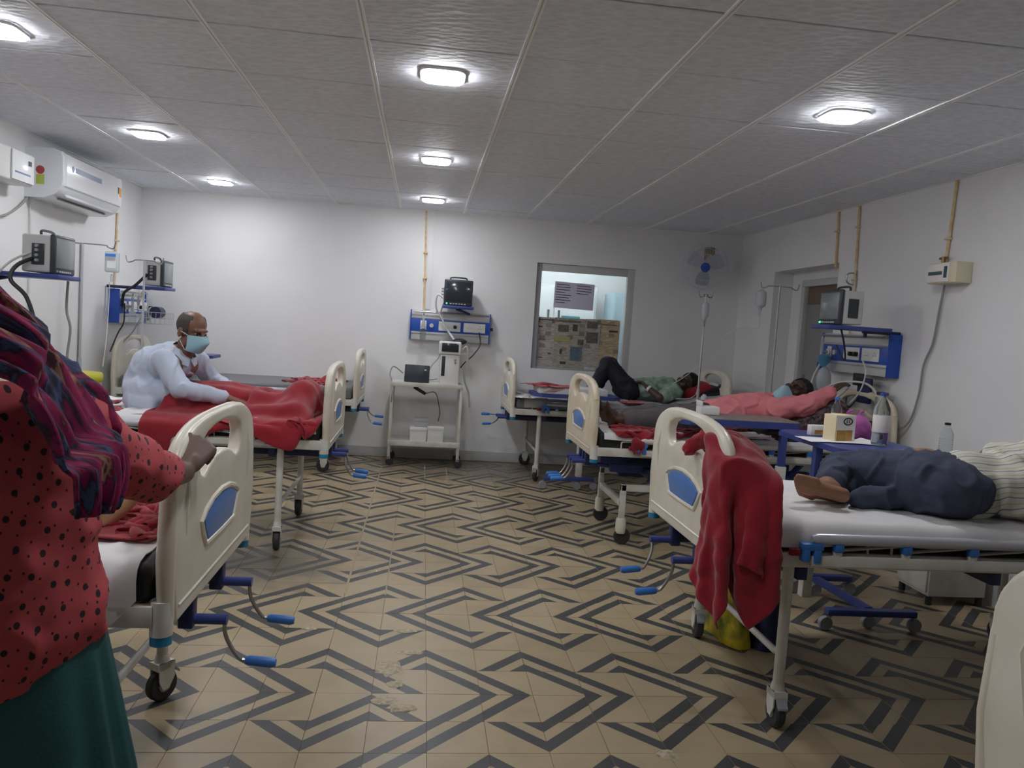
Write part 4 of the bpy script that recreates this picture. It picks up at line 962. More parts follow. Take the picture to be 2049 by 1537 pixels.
# ================================================================== equipment trolley at the back wall
t = thing('equipment_trolley', 'cream two-shelf trolley against the back wall', 'trolley', (.065, 7.57, 0))
for z, th in ((.79, .022), (.235, .03)):
    s_ = MB(); s_.box(-.34, .34, -.20, .20, z - th, z, .004); so = s_.build('shelf', 'paint_white', t)
    l_ = MB(); l_.box(-.34, .34, -.205, -.198, z - th - .012, z + .008, .002); l_.build('shelf_lip', 'paint_white', so)
for sx in (-1, 1):
    for sy in (-1, 1):
        l = MB().box(sx * .325 - .014, sx * .325 + .014, sy * .185 - .014, sy * .185 + .014, .085, .79, .003).build('leg', 'paint_white', t)
        wv = MB().lathe([(.006, -.011), (.034, -.011), (.038, 0), (.034, .011), (.006, .011)], (0, 0, 0), 16, 'y'); MB().add([(p[0] + sx * .325 + .01, p[1] + sy * .185, p[2] + .038) for p in wv.v], wv.f).build('wheel', 'rubber', l)
        MB().box(sx * .325 - .016, sx * .325 + .02, sy * .185 - .016, sy * .185 + .016, .06, .09, .003).build('caster_fork', 'steel', l)
t = thing('black_device', 'black box device leaning on the trolley top', 'device', (-.035, 7.50, .79), -.06)
MB().obox((0, 0, .083), (.235, .06, .165), Matrix.Rotation(-.12, 3, 'X'), .006).build('case', 'monitor_bezel', t); MB().box(.07, .09, -.045, -.034, .12, .13).build('status_light', 'sticker_white', t)
t = thing('ventilator', 'white upright ventilator with a small screen on the trolley', 'ventilator', (.268, 7.50, .79))
MB().box(-.09, .09, -.07, .14, 0, .285, .01).build('tower', 'white_plastic', t); MB().box(-.078, -.045, -.074, -.068, .08, .27, .003).build('side_slot', 'monitor_bezel', t)
MB().cyl((.05, -.07, .235), (.05, -.085, .235), .012).build('valve_port', 'wheel_grey', t); MB().cyl((.05, -.07, .21), (.05, -.08, .21), .008).build('valve_port', 'steel', t)
h = MB().box(-.11, .10, -.085, .10, .288, .41, .012, seg=3).build('screen_head', 'white_plastic', t); MB().box(-.085, .075, -.089, -.084, .312, .395, .004).build('screen', 'screen_dark', h)
cable([(-.17, 7.54, .87), (-.26, 7.5, .93), (-.29, 7.48, .86), (-.27, 7.45, .80), (-.255, 7.37, .7), (-.26, 7.37, .6)], .006, 'cable_grey', 'grey cable looping over the left end of the trolley')
cable([(.16, 7.56, .83), (.05, 7.50, .83), (.1, 7.62, .95), (.17, 7.66, 1.05), (.16, 7.70, 1.2)], .005, 'cable_grey', 'thin cable between the black box device and the ventilator')
cable([(.55, 7.72, 1.30), (.56, 7.66, 1.18), (.50, 7.64, 1.08), (.42, 7.62, 1.0), (.38, 7.58, .95)], .006, 'cable_black', 'black mains cable from the socket to the ventilator')
cable([(.37, 7.5, 1.10), (.42, 7.48, 1.16), (.44, 7.5, 1.05), (.42, 7.55, .95), (.43, 7.62, .82), (.48, 7.7, .7), (.50, 7.75, .55)], .010, 'cable_white', 'white corrugated breathing hose at the side of the ventilator')
cable([(.19, 7.62, 1.60), (.12, 7.62, 1.64), (.11, 7.66, 1.52), (.17, 7.69, 1.42), (.24, 7.66, 1.30), (.30, 7.60, 1.22)], .009, 'cable_white', 'white lead falling from the wall monitor past the service panel')
cable([(.18, 7.64, 1.56), (.16, 7.69, 1.44), (.22, 7.68, 1.33), (.25, 7.66, 1.24)], .007, 'cable_grey', 'grey lead beside the white lead at the wall monitor')
t = thing('cuff_bundle', 'dark bundled cuff hanging below the centre service panel', 'cuff', (.36, 7.70, 1.20)); MB().ell((0, 0, 0), (.075, .03, .03)).build('cuff', 'monitor_bezel', t); MB().tube(spline([(.05, 0, 0), (.10, 0, -.03), (.08, 0, -.07), (.02, 0, -.05)], 5), .006, 6).build('cuff_hose', 'cable_grey', t)
for nm, lb, (x0, x1, y0, y1, z0, z1), m in (('carton', 'white carton on the lower trolley shelf at the left', (-.07, .085, 7.40, 7.56, .2365, .37), 'box_white'), ('carton', 'white carton on the lower trolley shelf at the right', (.095, .245, 7.40, 7.56, .2365, .385), 'box_white'), ('carton', 'smaller grey carton stacked on the left white carton', (-.03, .095, 7.44, 7.55, .371, .455), 'box_grey')):
    t = thing(nm, lb, 'box', ((x0 + x1) / 2, (y0 + y1) / 2, z0)); a, b, c = (x1 - x0) / 2, (y1 - y0) / 2, z1 - z0
    MB().box(-a, a, -b, b, 0, c - .012, .003).build('carton_body', m, t); MB().box(-a - .003, a + .003, -b - .003, b + .003, c - .035, c, .003).build('lid', m, t)
t = thing('power_adapter', 'black power adapter under the trolley top', 'adapter', (.0, 7.44, .72)); MB().obox((0, 0, 0), (.13, .04, .03), Matrix.Rotation(.5, 3, 'Y'), .006).build('brick', 'black_plastic', t); MB().tube(spline([(-.05, 0, .03), (-.09, 0, .05), (-.1, 0, .055)], 3), .004, 6).build('lead', 'cable_black', t); MB().tube(spline([(.05, 0, -.03), (.15, .05, -.02), (.2, .08, -.2), (.19, .1, -.3)], 5), .004, 6).build('lead', 'cable_black', t)

# ================================================================== overbed tables
def overbed(label, x0, x1, y0, y1, z, post, m_top, bars, edge='blue_steel', cut=.07, th=.028):
    t = thing('overbed_table', label, 'table', (post[0], post[1], 0), 0, 'overbed tables'); ox, oy = post
    P = [(x0 + cut, y0), (x1 - cut, y0), (x1, y0 + cut), (x1, y1 - cut), (x1 - cut, y1), (x0 + cut, y1), (x0, y1 - cut), (x0, y0 + cut)]
    P = [(a - ox, b - oy) for a, b in P]
    MB().prism(P, z - th, z - .004, 'z').build('table_frame', edge, t)
    MB().prism([(a * .985, b * .985) for a, b in P], z - .004, z, 'z').build('table_top', m_top, t)
    MB().box(-.02, .02, -.02, .02, .45, z - th, .004).build('post', 'blue_steel', t); MB().box(-.026, .026, -.026, .026, .07, .62, .004).build('post_sleeve', 'paint_white', t)
    for (a, b) in bars:
        d = Vector((b[0] - a[0], b[1] - a[1], 0)); L = d.length; c = ((a[0] + b[0]) / 2 - ox, (a[1] + b[1]) / 2 - oy, .093)
        k = MB().obox(c, (L, .045, .032), math.atan2(d.y, d.x), .005).build('base_bar', 'blue_steel', t)
        for q in (a, b):
            wv = MB().lathe([(.006, -.012), (.032, -.014), (.036, 0), (.032, .014), (.006, .012)], (0, 0, 0), 16, 'y'); MB().add([(p[0] + q[0] - ox, p[1] + q[1] - oy, p[2] + .036) for p in wv.v], wv.f).build('wheel', 'wheel_grey', k)
    return t
overbed('blue overbed table holding cartons, a bottle and a pink bag', 2.0, 2.50, 3.42, 4.20, .90, (2.06, 3.80), 'blue_steel', [((2.03, 3.52), (2.49, 3.51)), ((2.14, 4.06), (2.46, 4.05)), ((2.24, 4.02), (2.27, 3.55))])
overbed('overbed table with a grey steel top in front of the pink shirted patient', 1.60, 2.36, 4.55, 4.93, .90, (2.26, 4.60), 'tabletop_steel', [((1.75, 4.50), (2.35, 4.52)), ((2.24, 4.5), (2.24, 4.70))], th=.045, cut=.04)
overbed('blue overbed table at the foot of the window bed holding a white slab', .96, 1.72, 6.50, 6.94, .83, (1.42, 6.66), 'blue_steel', [((1.10, 6.60), (1.55, 6.62)), ((1.40, 6.60), (1.42, 6.74))])
overbed('blue overbed table above the bare grey mattress at the back', -2.44, -1.86, 7.22, 7.58, .945, (-1.95, 6.80), 'blue_steel', [((-2.02, 6.78), (-1.60, 6.78))], cut=.04)
b_ = [o for o in bpy.data.objects if o.name.startswith('overbed_table')][-1]
MB().box(-.02, .02, -.02, .44, .89, .915, .004).build('cantilever', 'blue_steel', b_)
# things on the blue table
t = thing('snack_carton', 'cream printed carton with a brown picture panel on the blue table', 'box', (2.16, 3.79, .902), .33)
MB().box(-.07, .07, -.04, .04, 0, .135, .002).build('carton_body', 'carton_cream', t)
MB().box(-.062, .068, -.0412, -.04, .004, .13).build('front_panel', 'carton_white', t)
MB().box(-.062, .05, -.042, -.0412, .004, .058).build('picture_print', 'carton_brown', t)
g = MB(); g.tube([(.012 + .030 * math.cos(2 * math.pi * k / 24), -.042, .103 + .017 * math.sin(2 * math.pi * k / 24)) for k in range(24)], .0035, 5, closed=True); g.build('oval_print', 'black_plastic', t)
g = MB()
for x in (.004, .020): g.box(x - .002, x + .002, -.0428, -.0418, .094, .112)
g.build('letter_print', 'black_plastic', t)
t = thing('medicine_box', 'small white medicine box behind the cream carton', 'box', (2.14, 3.97, .902), .1); MB().box(-.05, .05, -.02, .02, 0, .055, .002).build('carton_body', 'box_white', t); MB().box(-.03, .03, -.0212, -.02, .008, .03).build('print_band', 'carton_brown', t)
def bottle(label, x, y, z, h, r, cap, band=None, water=None, ribs=0):
    t = thing('water_bottle', label, 'bottle', (x, y, z)); P = [(r * .6, 0), (r * .95, .006), (r, .02)]
    nb = 7
    for k in range(nb): a = .03 + (h * .62 - .03) * k / nb; P += [(r, a), (r * (.965 if ribs else .99), a + .008), (r, a + .016)]
    P += [(r, h * .64), (r * .93, h * .72), (r * .6, h * .83), (.013, h * .91), (.013, h * .955)]
    MB().lathe(P, (0, 0, 0), 22).build('bottle_body', 'pet', t)
    MB().lathe([(.0155, h * .945), (.016, h * .95), (.016, h), (.013, h + .002)], (0, 0, 0), 16).build('cap', cap, t)
    if band: V = MB(); V.lathe([(r * 1.01, h * .26), (r * 1.012, h * .262), (r * 1.012, h * .58), (r * 1.01, h * .582)], (0, 0, 0), 22); V.build('wrap_label', band, t)
    if water: MB().lathe([(r * .55, .002), (r * .93, .008), (r * .96, .02), (r * .96, water), (.001, water)], (0, 0, 0), 22).build('water', 'water', t)
    return t
bottle('tall clear water bottle with violet cap and white label on the blue table', 2.305, 3.66, .902, .265, .040, 'fan_blue', 'carton_white', .06)
bottle('small clear bottle with a blue cap behind the cream carton', 2.30, 4.08, .902, .20, .028, 'blue_grip', 'sticker_white')
bottle('ribbed clear bottle with a dark cap standing against the right wall', 2.935, 4.03, .795, .205, .036, 'black_plastic', None, None, 1)
t = thing('bedside_locker', 'low white bedside locker between the right beds', 'locker', (3.0, 4.04, 0)); MB().box(-.17, .17, -.14, .14, .05, .77, .006).build('body', 'paint_white', t); MB().box(-.18, .18, -.15, .15, .77, .794, .005).build('locker_top', 'rail_grey', t); d_ = MB().box(-.182, -.17, -.13, .13, .07, .55, .003).build('door', 'paint_white', t); MB().box(-.194, -.182, -.11, -.09, .28, .36, .003).build('handle', 'steel', d_)
MB().box(-.182, -.17, -.13, .13, .57, .75, .003).build('drawer', 'paint_white', t)
for sx in (-.15, .15):
    for sy in (-.12, .12): MB().cyl((sx, sy, 0), (sx, sy, .05), .018, n=10).build('foot', 'rubber', t)
# paper under the carton
V = []; F = []; n = 14
for i in range(n + 1):
    for j in range(7):
        u, v = i / n, j / 6; V.append((-.17 + .36 * u, -.10 + .20 * v, .0012 + .004 * abs(math.sin(3 * u)) * (1 - v) + (.012 * (u > .92) * (u - .92) * 12)))
for i in range(n):
    for j in range(6): q = i * 7 + j; F.append((q, q + 7, q + 8, q + 1))
o = MB().add(V, F).build('paper_sheet', 'paper_white', loc=(2.13, 3.77, .9005), rz=-.05, sharp=180); o.modifiers.new('thick', 'SOLIDIFY').thickness = .0008; tag(o, 'white paper sheet under the cream carton on the blue table', 'paper')
o = MB()
t = thing('plastic_bag', 'translucent pink plastic bag of shopping on the blue table', 'bag', (2.345, 3.92, .902))
bg = MB(); bv = MB().ell((0, 0, .05), (.075, .06, .075), n=26, m=18)
bg.add([(x * (1 + .25 * mnoise.noise((x * 30, y * 30, z * 30))) - (.02 * (z - .05) / .07), y * (1 + .2 * mnoise.noise((x * 25 + 5, y * 25, z * 25))), max(.001, z + .02 * mnoise.noise((x * 28, y * 28 + 3, z * 28)))) for x, y, z in bv.v], bv.f); bg.build('bag', 'bag_pink', t)
for s_ in (-1, 1): MB().tube(spline([(-.02 + s_ * .02, 0, .11), (-.03 + s_ * .035, .01, .135), (-.01 + s_ * .03, 0, .15)], 4), [.010, .009, .009, .009, .008, .008, .008, .007, .004], 7).build('bag_handle', 'bag_pink', t)
MB().ell((.01, -.01, .04), (.045, .03, .032)).build('bag_contents', 'pattern_dark', t)
# tape roll / white dish on the steel-top table
t = thing('tissue_box', 'white open tissue box on the grey steel table top', 'box', (1.835, 4.80, .902)); MB().box(-.062, .062, -.05, .05, 0, .052, .006).build('box_body', 'box_white', t); MB().box(-.062, -.052, -.05, .05, .052, .085, .003).build('flap', 'box_white', t)
# white slab and red cloth on the foot table
t = thing('foam_slab', 'flat white box with red marks on the blue foot table', 'box', (1.30, 6.70, .832), .03); MB().box(-.30, .30, -.16, .16, 0, .055, .005).build('slab', 'box_white', t)
g = MB()
for k in range(5): g.box(-.26 + .02 * k, -.16 + .02 * k, -.1612, -.1604, .012 + .008 * k, .016 + .008 * k)
g.build('red_marks', 'sticker_red', t)
t = thing('dark_bottle', 'small dark capped bottle at the head of the window bed', 'bottle', (2.62, 6.97, .79)); MB().lathe([(.025, 0), (.03, .01), (.03, .06), (.015, .075), (.015, .09)], (0, 0, 0), 16).build('bottle_body', 'sticker_white', t); MB().lathe([(.018, .085), (.018, .11), (.012, .112)], (0, 0, 0), 14).build('cap', 'black_plastic', t)
# yellow bin by the left wall
t = thing('yellow_bin', 'yellow-lidded waste bin behind the standing woman', 'bin', (-2.33, 5.63, 0)); MB().lathe([(.11, 0), (.13, .02), (.15, .70), (.15, .82)], (0, 0, 0), 24).build('bin_body', 'switch_cream', t); MB().lathe([(.156, .815), (.16, .82), (.16, .86), (.15, .875), (.02, .88)], (0, 0, 0), 24).build('lid', 'yellow_lid', t)
# shopping bag on the floor under bed R1
def softbag(name, label, loc, rz, m, w, d, h, seed, gusset):
    t = thing(name, label, 'bag', loc, rz); V = []; F = []; nx, nz = 24, 16
    for j in range(nz + 1):
        v = j / nz; pin = 1 - .55 * v ** 1.6
        for i in range(nx):
            a = 2 * math.pi * i / nx; c_, s_ = math.cos(a), math.sin(a)
            x = w / 2 * math.copysign(abs(c_) ** .5, c_) * (1 - .1 * v); y = d / 2 * math.copysign(abs(s_) ** .5, s_) * pin
            nn = .018 * mnoise.noise((x * 9 + seed, y * 9, v * 4)); V.append((x + nn + .03 * v * v, y + nn, h * v))
    for j in range(nz):
        for i in range(nx): q = j * nx + i; r_ = j * nx + (i + 1) % nx; F.append((q, r_, r_ + nx, q + nx))
    F.append(list(range(nx))[::-1]); F.append([nz * nx + i for i in range(nx)])
    MB().add(V, F).build('bag_body', m, t, sharp=70)
    for s_ in (-1, 1): MB().tube(spline([(-w * .2, s_ * d * .12, h - .01), (-w * .17, s_ * d * .1, h + .05), (0, s_ * d * .06, h + .09), (w * .2, s_ * d * .1, h + .05), (w * .24, s_ * d * .12, h - .01)], 4), .008, 6).build('bag_strap', gusset, t)
    return t
softbag('shopping_bag', 'yellow and green printed shopping bag on the floor under the near right bed', (1.47, 3.42, .002), 1.77, 'bag_yellow', .32, .10, .36, 3, 'bag_navy')
softbag('cloth_bag', 'dark navy cloth bag on the floor behind the yellow shopping bag', (1.62, 3.38, .002), 1.7, 'bag_navy', .30, .14, .34, 8, 'bag_navy')

# ================================================================== people
mat('skin_woman', (112, 88, 80), .5, var=.1, vscale=20)
mat('skin_old', (132, 94, 76), .45, var=.12, vscale=25)
mat('skin_dark', (84, 62, 54), .45, var=.12, vscale=25)
mat('skin_brown', (150, 108, 84), .5, var=.12, vscale=25)
mat('skin_tan', (196, 162, 126), .5, var=.08, vscale=20)
mat('hair_black', (24, 23, 24), .6, bump=.3, bscale=220)
mat('hair_grey', (84, 76, 74), .7, bump=.4, bscale=300, var=.3, vscale=60)
mat('eye_white', (150, 140, 132), .3)
mat('eye_dark', (26, 20, 18), .2)
mat('mask_blue', (160, 202, 214), .7, bump=.1, bscale=60)
mat('shirt_blue', (196, 206, 224), .8, bump=.08, bscale=160)
mat('trouser_grey', (58, 60, 64), .8, bump=.1, bscale=200)
mat('trouser_navy', (66, 72, 92), .85, bump=.12, bscale=260)
mat('trouser_black', (34, 34, 46), .8, bump=.1, bscale=200)
mat('trouser_brown', (92, 88, 90), .85, bump=.1, bscale=200)
mat('shirt_green', (150, 172, 156), .85, var=.25, vscale=14, col2=(112, 134, 122))
mat('shirt_pink', (220, 132, 138), .85, bump=.1, bscale=180)
mat('skirt_teal', (42, 90, 92), .85, var=.25, vscale=8, bump=.12, bscale=160)
mat('tape_white', (226, 226, 226), .6)
def dotted():
    m = mat('blouse_dots', (178, 72, 78), .8); nt = m.node_tree; b = nt.nodes['Principled BSDF']
    tc = nt.nodes.new('ShaderNodeTexCoord'); last = None
    base = nt.nodes.new('ShaderNodeRGB'); base.outputs[0].default_value = rgb(178, 72, 78); last = base.outputs[0]
    # large and small black motifs on a hex-like layout, mapped on (x+y, z)
    sep = nt.nodes.new('ShaderNodeSeparateXYZ'); nt.links.new(tc.outputs['Object'], sep.inputs[0])
    ad = nt.nodes.new('ShaderNodeMath'); ad.operation = 'MULTIPLY_ADD'; ad.inputs[1].default_value = .75; nt.links.new(sep.outputs[1], ad.inputs[0]); nt.links.new(sep.outputs[0], ad.inputs[2])
    cb = nt.nodes.new('ShaderNodeCombineXYZ'); nt.links.new(ad.outputs[0], cb.inputs[0]); nt.links.new(sep.outputs[2], cb.inputs[1])
    for sc_, th, off in ((26.0, .15, 0.0), (36.0, .085, 3.7)):
        mp = nt.nodes.new('ShaderNodeMapping'); mp.inputs['Location'].default_value = (off, off * .6, 0); mp.inputs['Rotation'].default_value = (0, 0, .35); nt.links.new(cb.outputs[0], mp.inputs['Vector'])
        v = nt.nodes.new('ShaderNodeTexVoronoi'); v.voronoi_dimensions = '2D'; v.inputs['Scale'].default_value = sc_; v.inputs['Randomness'].default_value = .35; nt.links.new(mp.outputs[0], v.inputs['Vector'])
        lt = nt.nodes.new('ShaderNodeMath'); lt.operation = 'LESS_THAN'; lt.inputs[1].default_value = th; nt.links.new(v.outputs['Distance'], lt.inputs[0])
        mx = nt.nodes.new('ShaderNodeMix'); mx.data_type = 'RGBA'; mx.inputs[7].default_value = rgb(44, 28, 34); nt.links.new(lt.outputs[0], mx.inputs[0]); nt.links.new(last, mx.inputs[6]); last = mx.outputs[2]
    nt.links.new(last, b.inputs['Base Color'])
dotted()
def striped():
    m = mat('shirt_stripes', (222, 220, 206), .85); nt = m.node_tree; b = nt.nodes['Principled BSDF']
    g = nt.nodes.new('ShaderNodeTexCoord'); sep = nt.nodes.new('ShaderNodeSeparateXYZ'); nt.links.new(g.outputs['Object'], sep.inputs[0])
    ad = nt.nodes.new('ShaderNodeMath'); ad.operation = 'MULTIPLY_ADD'; ad.inputs[1].default_value = .55; nt.links.new(sep.outputs[1], ad.inputs[0]); nt.links.new(sep.outputs[2], ad.inputs[2])
    n = nt.nodes.new('ShaderNodeTexNoise'); n.inputs['Scale'].default_value = 5; nt.links.new(g.outputs['Object'], n.inputs['Vector'])
    a2 = nt.nodes.new('ShaderNodeMath'); a2.operation = 'MULTIPLY_ADD'; a2.inputs[1].default_value = .03; nt.links.new(n.outputs['Fac'], a2.inputs[0]); nt.links.new(ad.outputs[0], a2.inputs[2])
    ml = nt.nodes.new('ShaderNodeMath'); ml.operation = 'MULTIPLY'; ml.inputs[1].default_value = 26; nt.links.new(a2.outputs[0], ml.inputs[0])
    fr_ = nt.nodes.new('ShaderNodeMath'); fr_.operation = 'FRACT'; nt.links.new(ml.outputs[0], fr_.inputs[0])
    r = nt.nodes.new('ShaderNodeValToRGB'); r.color_ramp.interpolation = 'CONSTANT'; e = r.color_ramp.elements
    e[0].color = rgb(222, 220, 206); e[0].position = 0; e[1].color = rgb(134, 140, 160); e[1].position = .42
    for p, c in ((.52, (222, 220, 206)), (.86, (196, 190, 150)), (.95, (222, 220, 206))): k = e.new(p); k.color = rgb(*c)
    nt.links.new(fr_.outputs[0], r.inputs['Fac']); nt.links.new(r.outputs[0], b.inputs['Base Color'])
striped()
def shawl_mat():
    m = mat('shawl_print', (150, 30, 80), .85); nt = m.node_tree; b = nt.nodes['Principled BSDF']
    uv = nt.nodes.new('ShaderNodeUVMap')
    mp = nt.nodes.new('ShaderNodeMapping'); mp.inputs['Scale'].default_value = (6.0, 1.6, 1); nt.links.new(uv.outputs[0], mp.inputs['Vector'])
    n = nt.nodes.new('ShaderNodeTexNoise'); n.inputs['Scale'].default_value = 1.6; n.inputs['Detail'].default_value = 4; n.inputs['Distortion'].default_value = .6; nt.links.new(mp.outputs[0], n.inputs['Vector'])
    r = nt.nodes.new('ShaderNodeValToRGB'); e = r.color_ramp.elements
    e[0].position = .25; e[0].color = rgb(28, 24, 34); e[1].position = .75; e[1].color = rgb(150, 60, 90)
    for p, c in ((.36, (44, 40, 62)), (.42, (70, 84, 122)), (.46, (40, 30, 44)), (.50, (128, 28, 78)), (.56, (152, 34, 84)), (.60, (84, 30, 50)), (.65, (176, 130, 110)), (.69, (60, 40, 48))): k = e.new(p); k.color = rgb(*c)
    nt.links.new(n.outputs['Fac'], r.inputs['Fac']); nt.links.new(r.outputs[0], b.inputs['Base Color'])
shawl_mat()

def rot_frame(fwd, up):
    f = Vector(fwd).normalized(); r = f.cross(Vector(up)).normalized(); u = r.cross(f).normalized()
    return Matrix((r, f, u)).transposed()          # columns: right, forward, up
def flesh(name, parts, m, parent, voxel=.008, smooth=6, fold=0.0, fs=9.0, keep=None, stretch=(1, 1, 1), seed=0.0, fac=.5, cuts=()):
    o_ = parent.location; mb = MB()
    for p in parts:
        if p[0] == 'c':
            a, r0, b, r1 = Vector(p[1]) - o_, p[2], Vector(p[3]) - o_, p[4]
            mb.ell(a, (r0,) * 3, n=14, m=10); mb.ell(b, (r1,) * 3, n=14, m=10); mb.tube([a, a.lerp(b, .5), b], [r0, (r0 + r1) / 2, r1], 14)
        else: mb.ell(Vector(p[1]) - o_, p[2], p[3] if len(p) > 3 else None, n=22, m=16)
    me = bpy.data.meshes.new(name); me.from_pydata(mb.v, [], mb.f)
    ob = bpy.data.objects.new(name, me); COL.objects.link(ob)
    r = ob.modifiers.new('r', 'REMESH'); r.mode = 'VOXEL'; r.voxel_size = voxel
    if smooth: s_ = ob.modifiers.new('s', 'SMOOTH'); s_.factor = fac; s_.iterations = smooth
    me = evaluate(ob, name, m)
    if fold or keep or cuts:
        bm = bmesh.new(); bm.from_mesh(me); bm.normal_update()
        if fold:
            for v in bm.verts:
                q = Vector((v.co.x * stretch[0], v.co.y * stretch[1], v.co.z * stretch[2])) * fs + Vector((seed, seed * .7, 0))
                n1 = mnoise.noise(q); n2 = mnoise.noise(q * 2.1 + Vector((5, 1, 3)))
                v.co += v.normal * fold * ((1 - min(1, abs(n1) * 4.5)) * 1.0 + .4 * n2 - .2)
        for cp, cn in cuts:
            bmesh.ops.bisect_plane(bm, geom=bm.verts[:] + bm.edges[:] + bm.faces[:], plane_co=Vector(cp) - o_, plane_no=Vector(cn), clear_inner=True)
        if keep: bmesh.ops.delete(bm, geom=[v for v in bm.verts if not keep(v.co + o_)], context='VERTS')
        bm.to_mesh(me); bm.free(); smooth_all(me)
    return obj_from_mesh(name, me, parent)
def head_parts(c, F, s=1.0):
    c = Vector(c)
    def P(x, y, z): return c + F @ (Vector((x, y, z)) * s)
    def R(*r): return tuple(k * s for k in r)
    L = [('e', P(0, -.012, .035), R(.076, .094, .086), F), ('e', P(0, .028, -.045), R(.057, .060, .072), F), ('e', P(0, .066, -.098), R(.026, .022, .018), F),
         ('e', P(0, .076, .022), R(.052, .018, .014), F), ('e', P(0, .092, -.068), R(.025, .010, .009), F),
         ('c', P(0, .092, .008), .008 * s, P(0, .114, -.032), .013 * s), ('e', P(-.012, .104, -.037), R(.009, .010, .008), F), ('e', P(.012, .104, -.037), R(.009, .010, .008), F)]
    for k in (-1, 1):
        L += [('e', P(k * .037, .066, -.034), R(.025, .024, .028), F), ('e', P(k * .079, -.008, -.012), R(.010, .019, .031), F), ('e', P(k * .052, .0, -.07), R(.018, .035, .03), F)]
    return L
def face_bits(t, c, F, s=1.0, closed=False):
    c = Vector(c) - t.location
    def P(x, y, z): return c + F @ (Vector((x, y, z)) * s)
    for k in (-1, 1):
        e = MB(); e.ell(P(k * .032, .0775, .002), (.0125 * s, .0095 * s, (.0045 if closed else .0062) * s), F, 14, 10); eo = e.build('eye', 'eye_white' if not closed else 'skin_dark', t)
        if not closed: MB().ell(P(k * .032, .0855, .002), (.0062 * s, .003 * s, .0055 * s), F, 12, 8).build('pupil', 'eye_dark', eo)
        b = MB(); b.tube([P(k * .014, .0865, .022), P(k * .032, .083, .027), P(k * .050, .070, .021)], [.003 * s, .0045 * s, .0025 * s], 6); b.build('eyebrow', 'hair_black', t)
def hair_cap(t, c, F, m, s=1.0, front=.045, side=-.02, bald=False, thick=1.045):
    c0 = Vector(c) - t.location; mb = MB(); e = MB().ell((0, -.012, .035), (.076 * thick, .094 * thick, .086 * thick), None, 34, 24)
    V = []
    for p in e.v:
        n = 1 + .02 * mnoise.noise((p[0] * 60, p[1] * 60, p[2] * 60)); V.append(c0 + F @ (Vector((p[0] * n, (p[1] + .012) * n - .012, (p[2] - .035) * n + .035)) * s))
    def ok(p):
        x, y, z = p
        if bald: return y < .045 and z < .098 and z > -.05 and not (abs(x) > .06 and z < -.01)
        return (z > .045 or y < front) and (y < .0 + max(0, z) * 1.35) and z > side - .05 * (y < -.03)
    keepf = [f for f in e.f if all(ok(e.v[i]) for i in f)]
    mb.add(V, keepf); o = mb.build('hair', m, t, sharp=180); md = o.modifiers.new('thick', 'SOLIDIFY'); md.thickness = .004; md.offset = 0
    return o
def face_mask(t, c, F, s=1.0, drop=0.0, tilt=0.0):
    """pleated surgical mask; drop moves it down to the chin"""
    c0 = Vector(c) - t.location; V = []; Fc = []; n, m_ = 16, 12
    for j in range(m_ + 1):
        for i in range(n + 1):
            u = (i / n - .5) * 2; v = j / m_
            z = .0 - .118 * v - .012 * abs(u) * (1 - 2 * v) - drop; a = u * 1.27
            rx, ry = .074, .077 + .045 * math.exp(-((v - .26) / .3) ** 2) * math.exp(-(u / .38) ** 2) + .012 * math.sin(v * math.pi) - .018 * max(0, v - .7) / .3
            V.append(c0 + F @ (Vector((rx * math.sin(a) * (1 - .12 * v), .028 + ry * math.cos(a) + .0015 * math.sin(v * 30), z)) * s))
    for j in range(m_):
        for i in range(n): q = j * (n + 1) + i; Fc.append((q, q + 1, q + n + 2, q + n + 1))
    o = MB().add(V, Fc).build('face_mask', 'mask_blue', t, sharp=180); md = o.modifiers.new('thick', 'SOLIDIFY'); md.thickness = .003
    for k in (-1, 1):
        i = 0 if k < 0 else n; a, b = V[i], V[m_ * (n + 1) + i]; e = c0 + F @ (Vector((k * .084, -.025, -.005)) * s)
        MB().tube(spline([a, (a + e) / 2 + F @ Vector((k * .004, 0, .006)), e, (b + e) / 2 + F @ Vector((k * .004, 0, -.004)), b], 4), .0018, 5).build('ear_loop', 'tape_white', o)
    return o
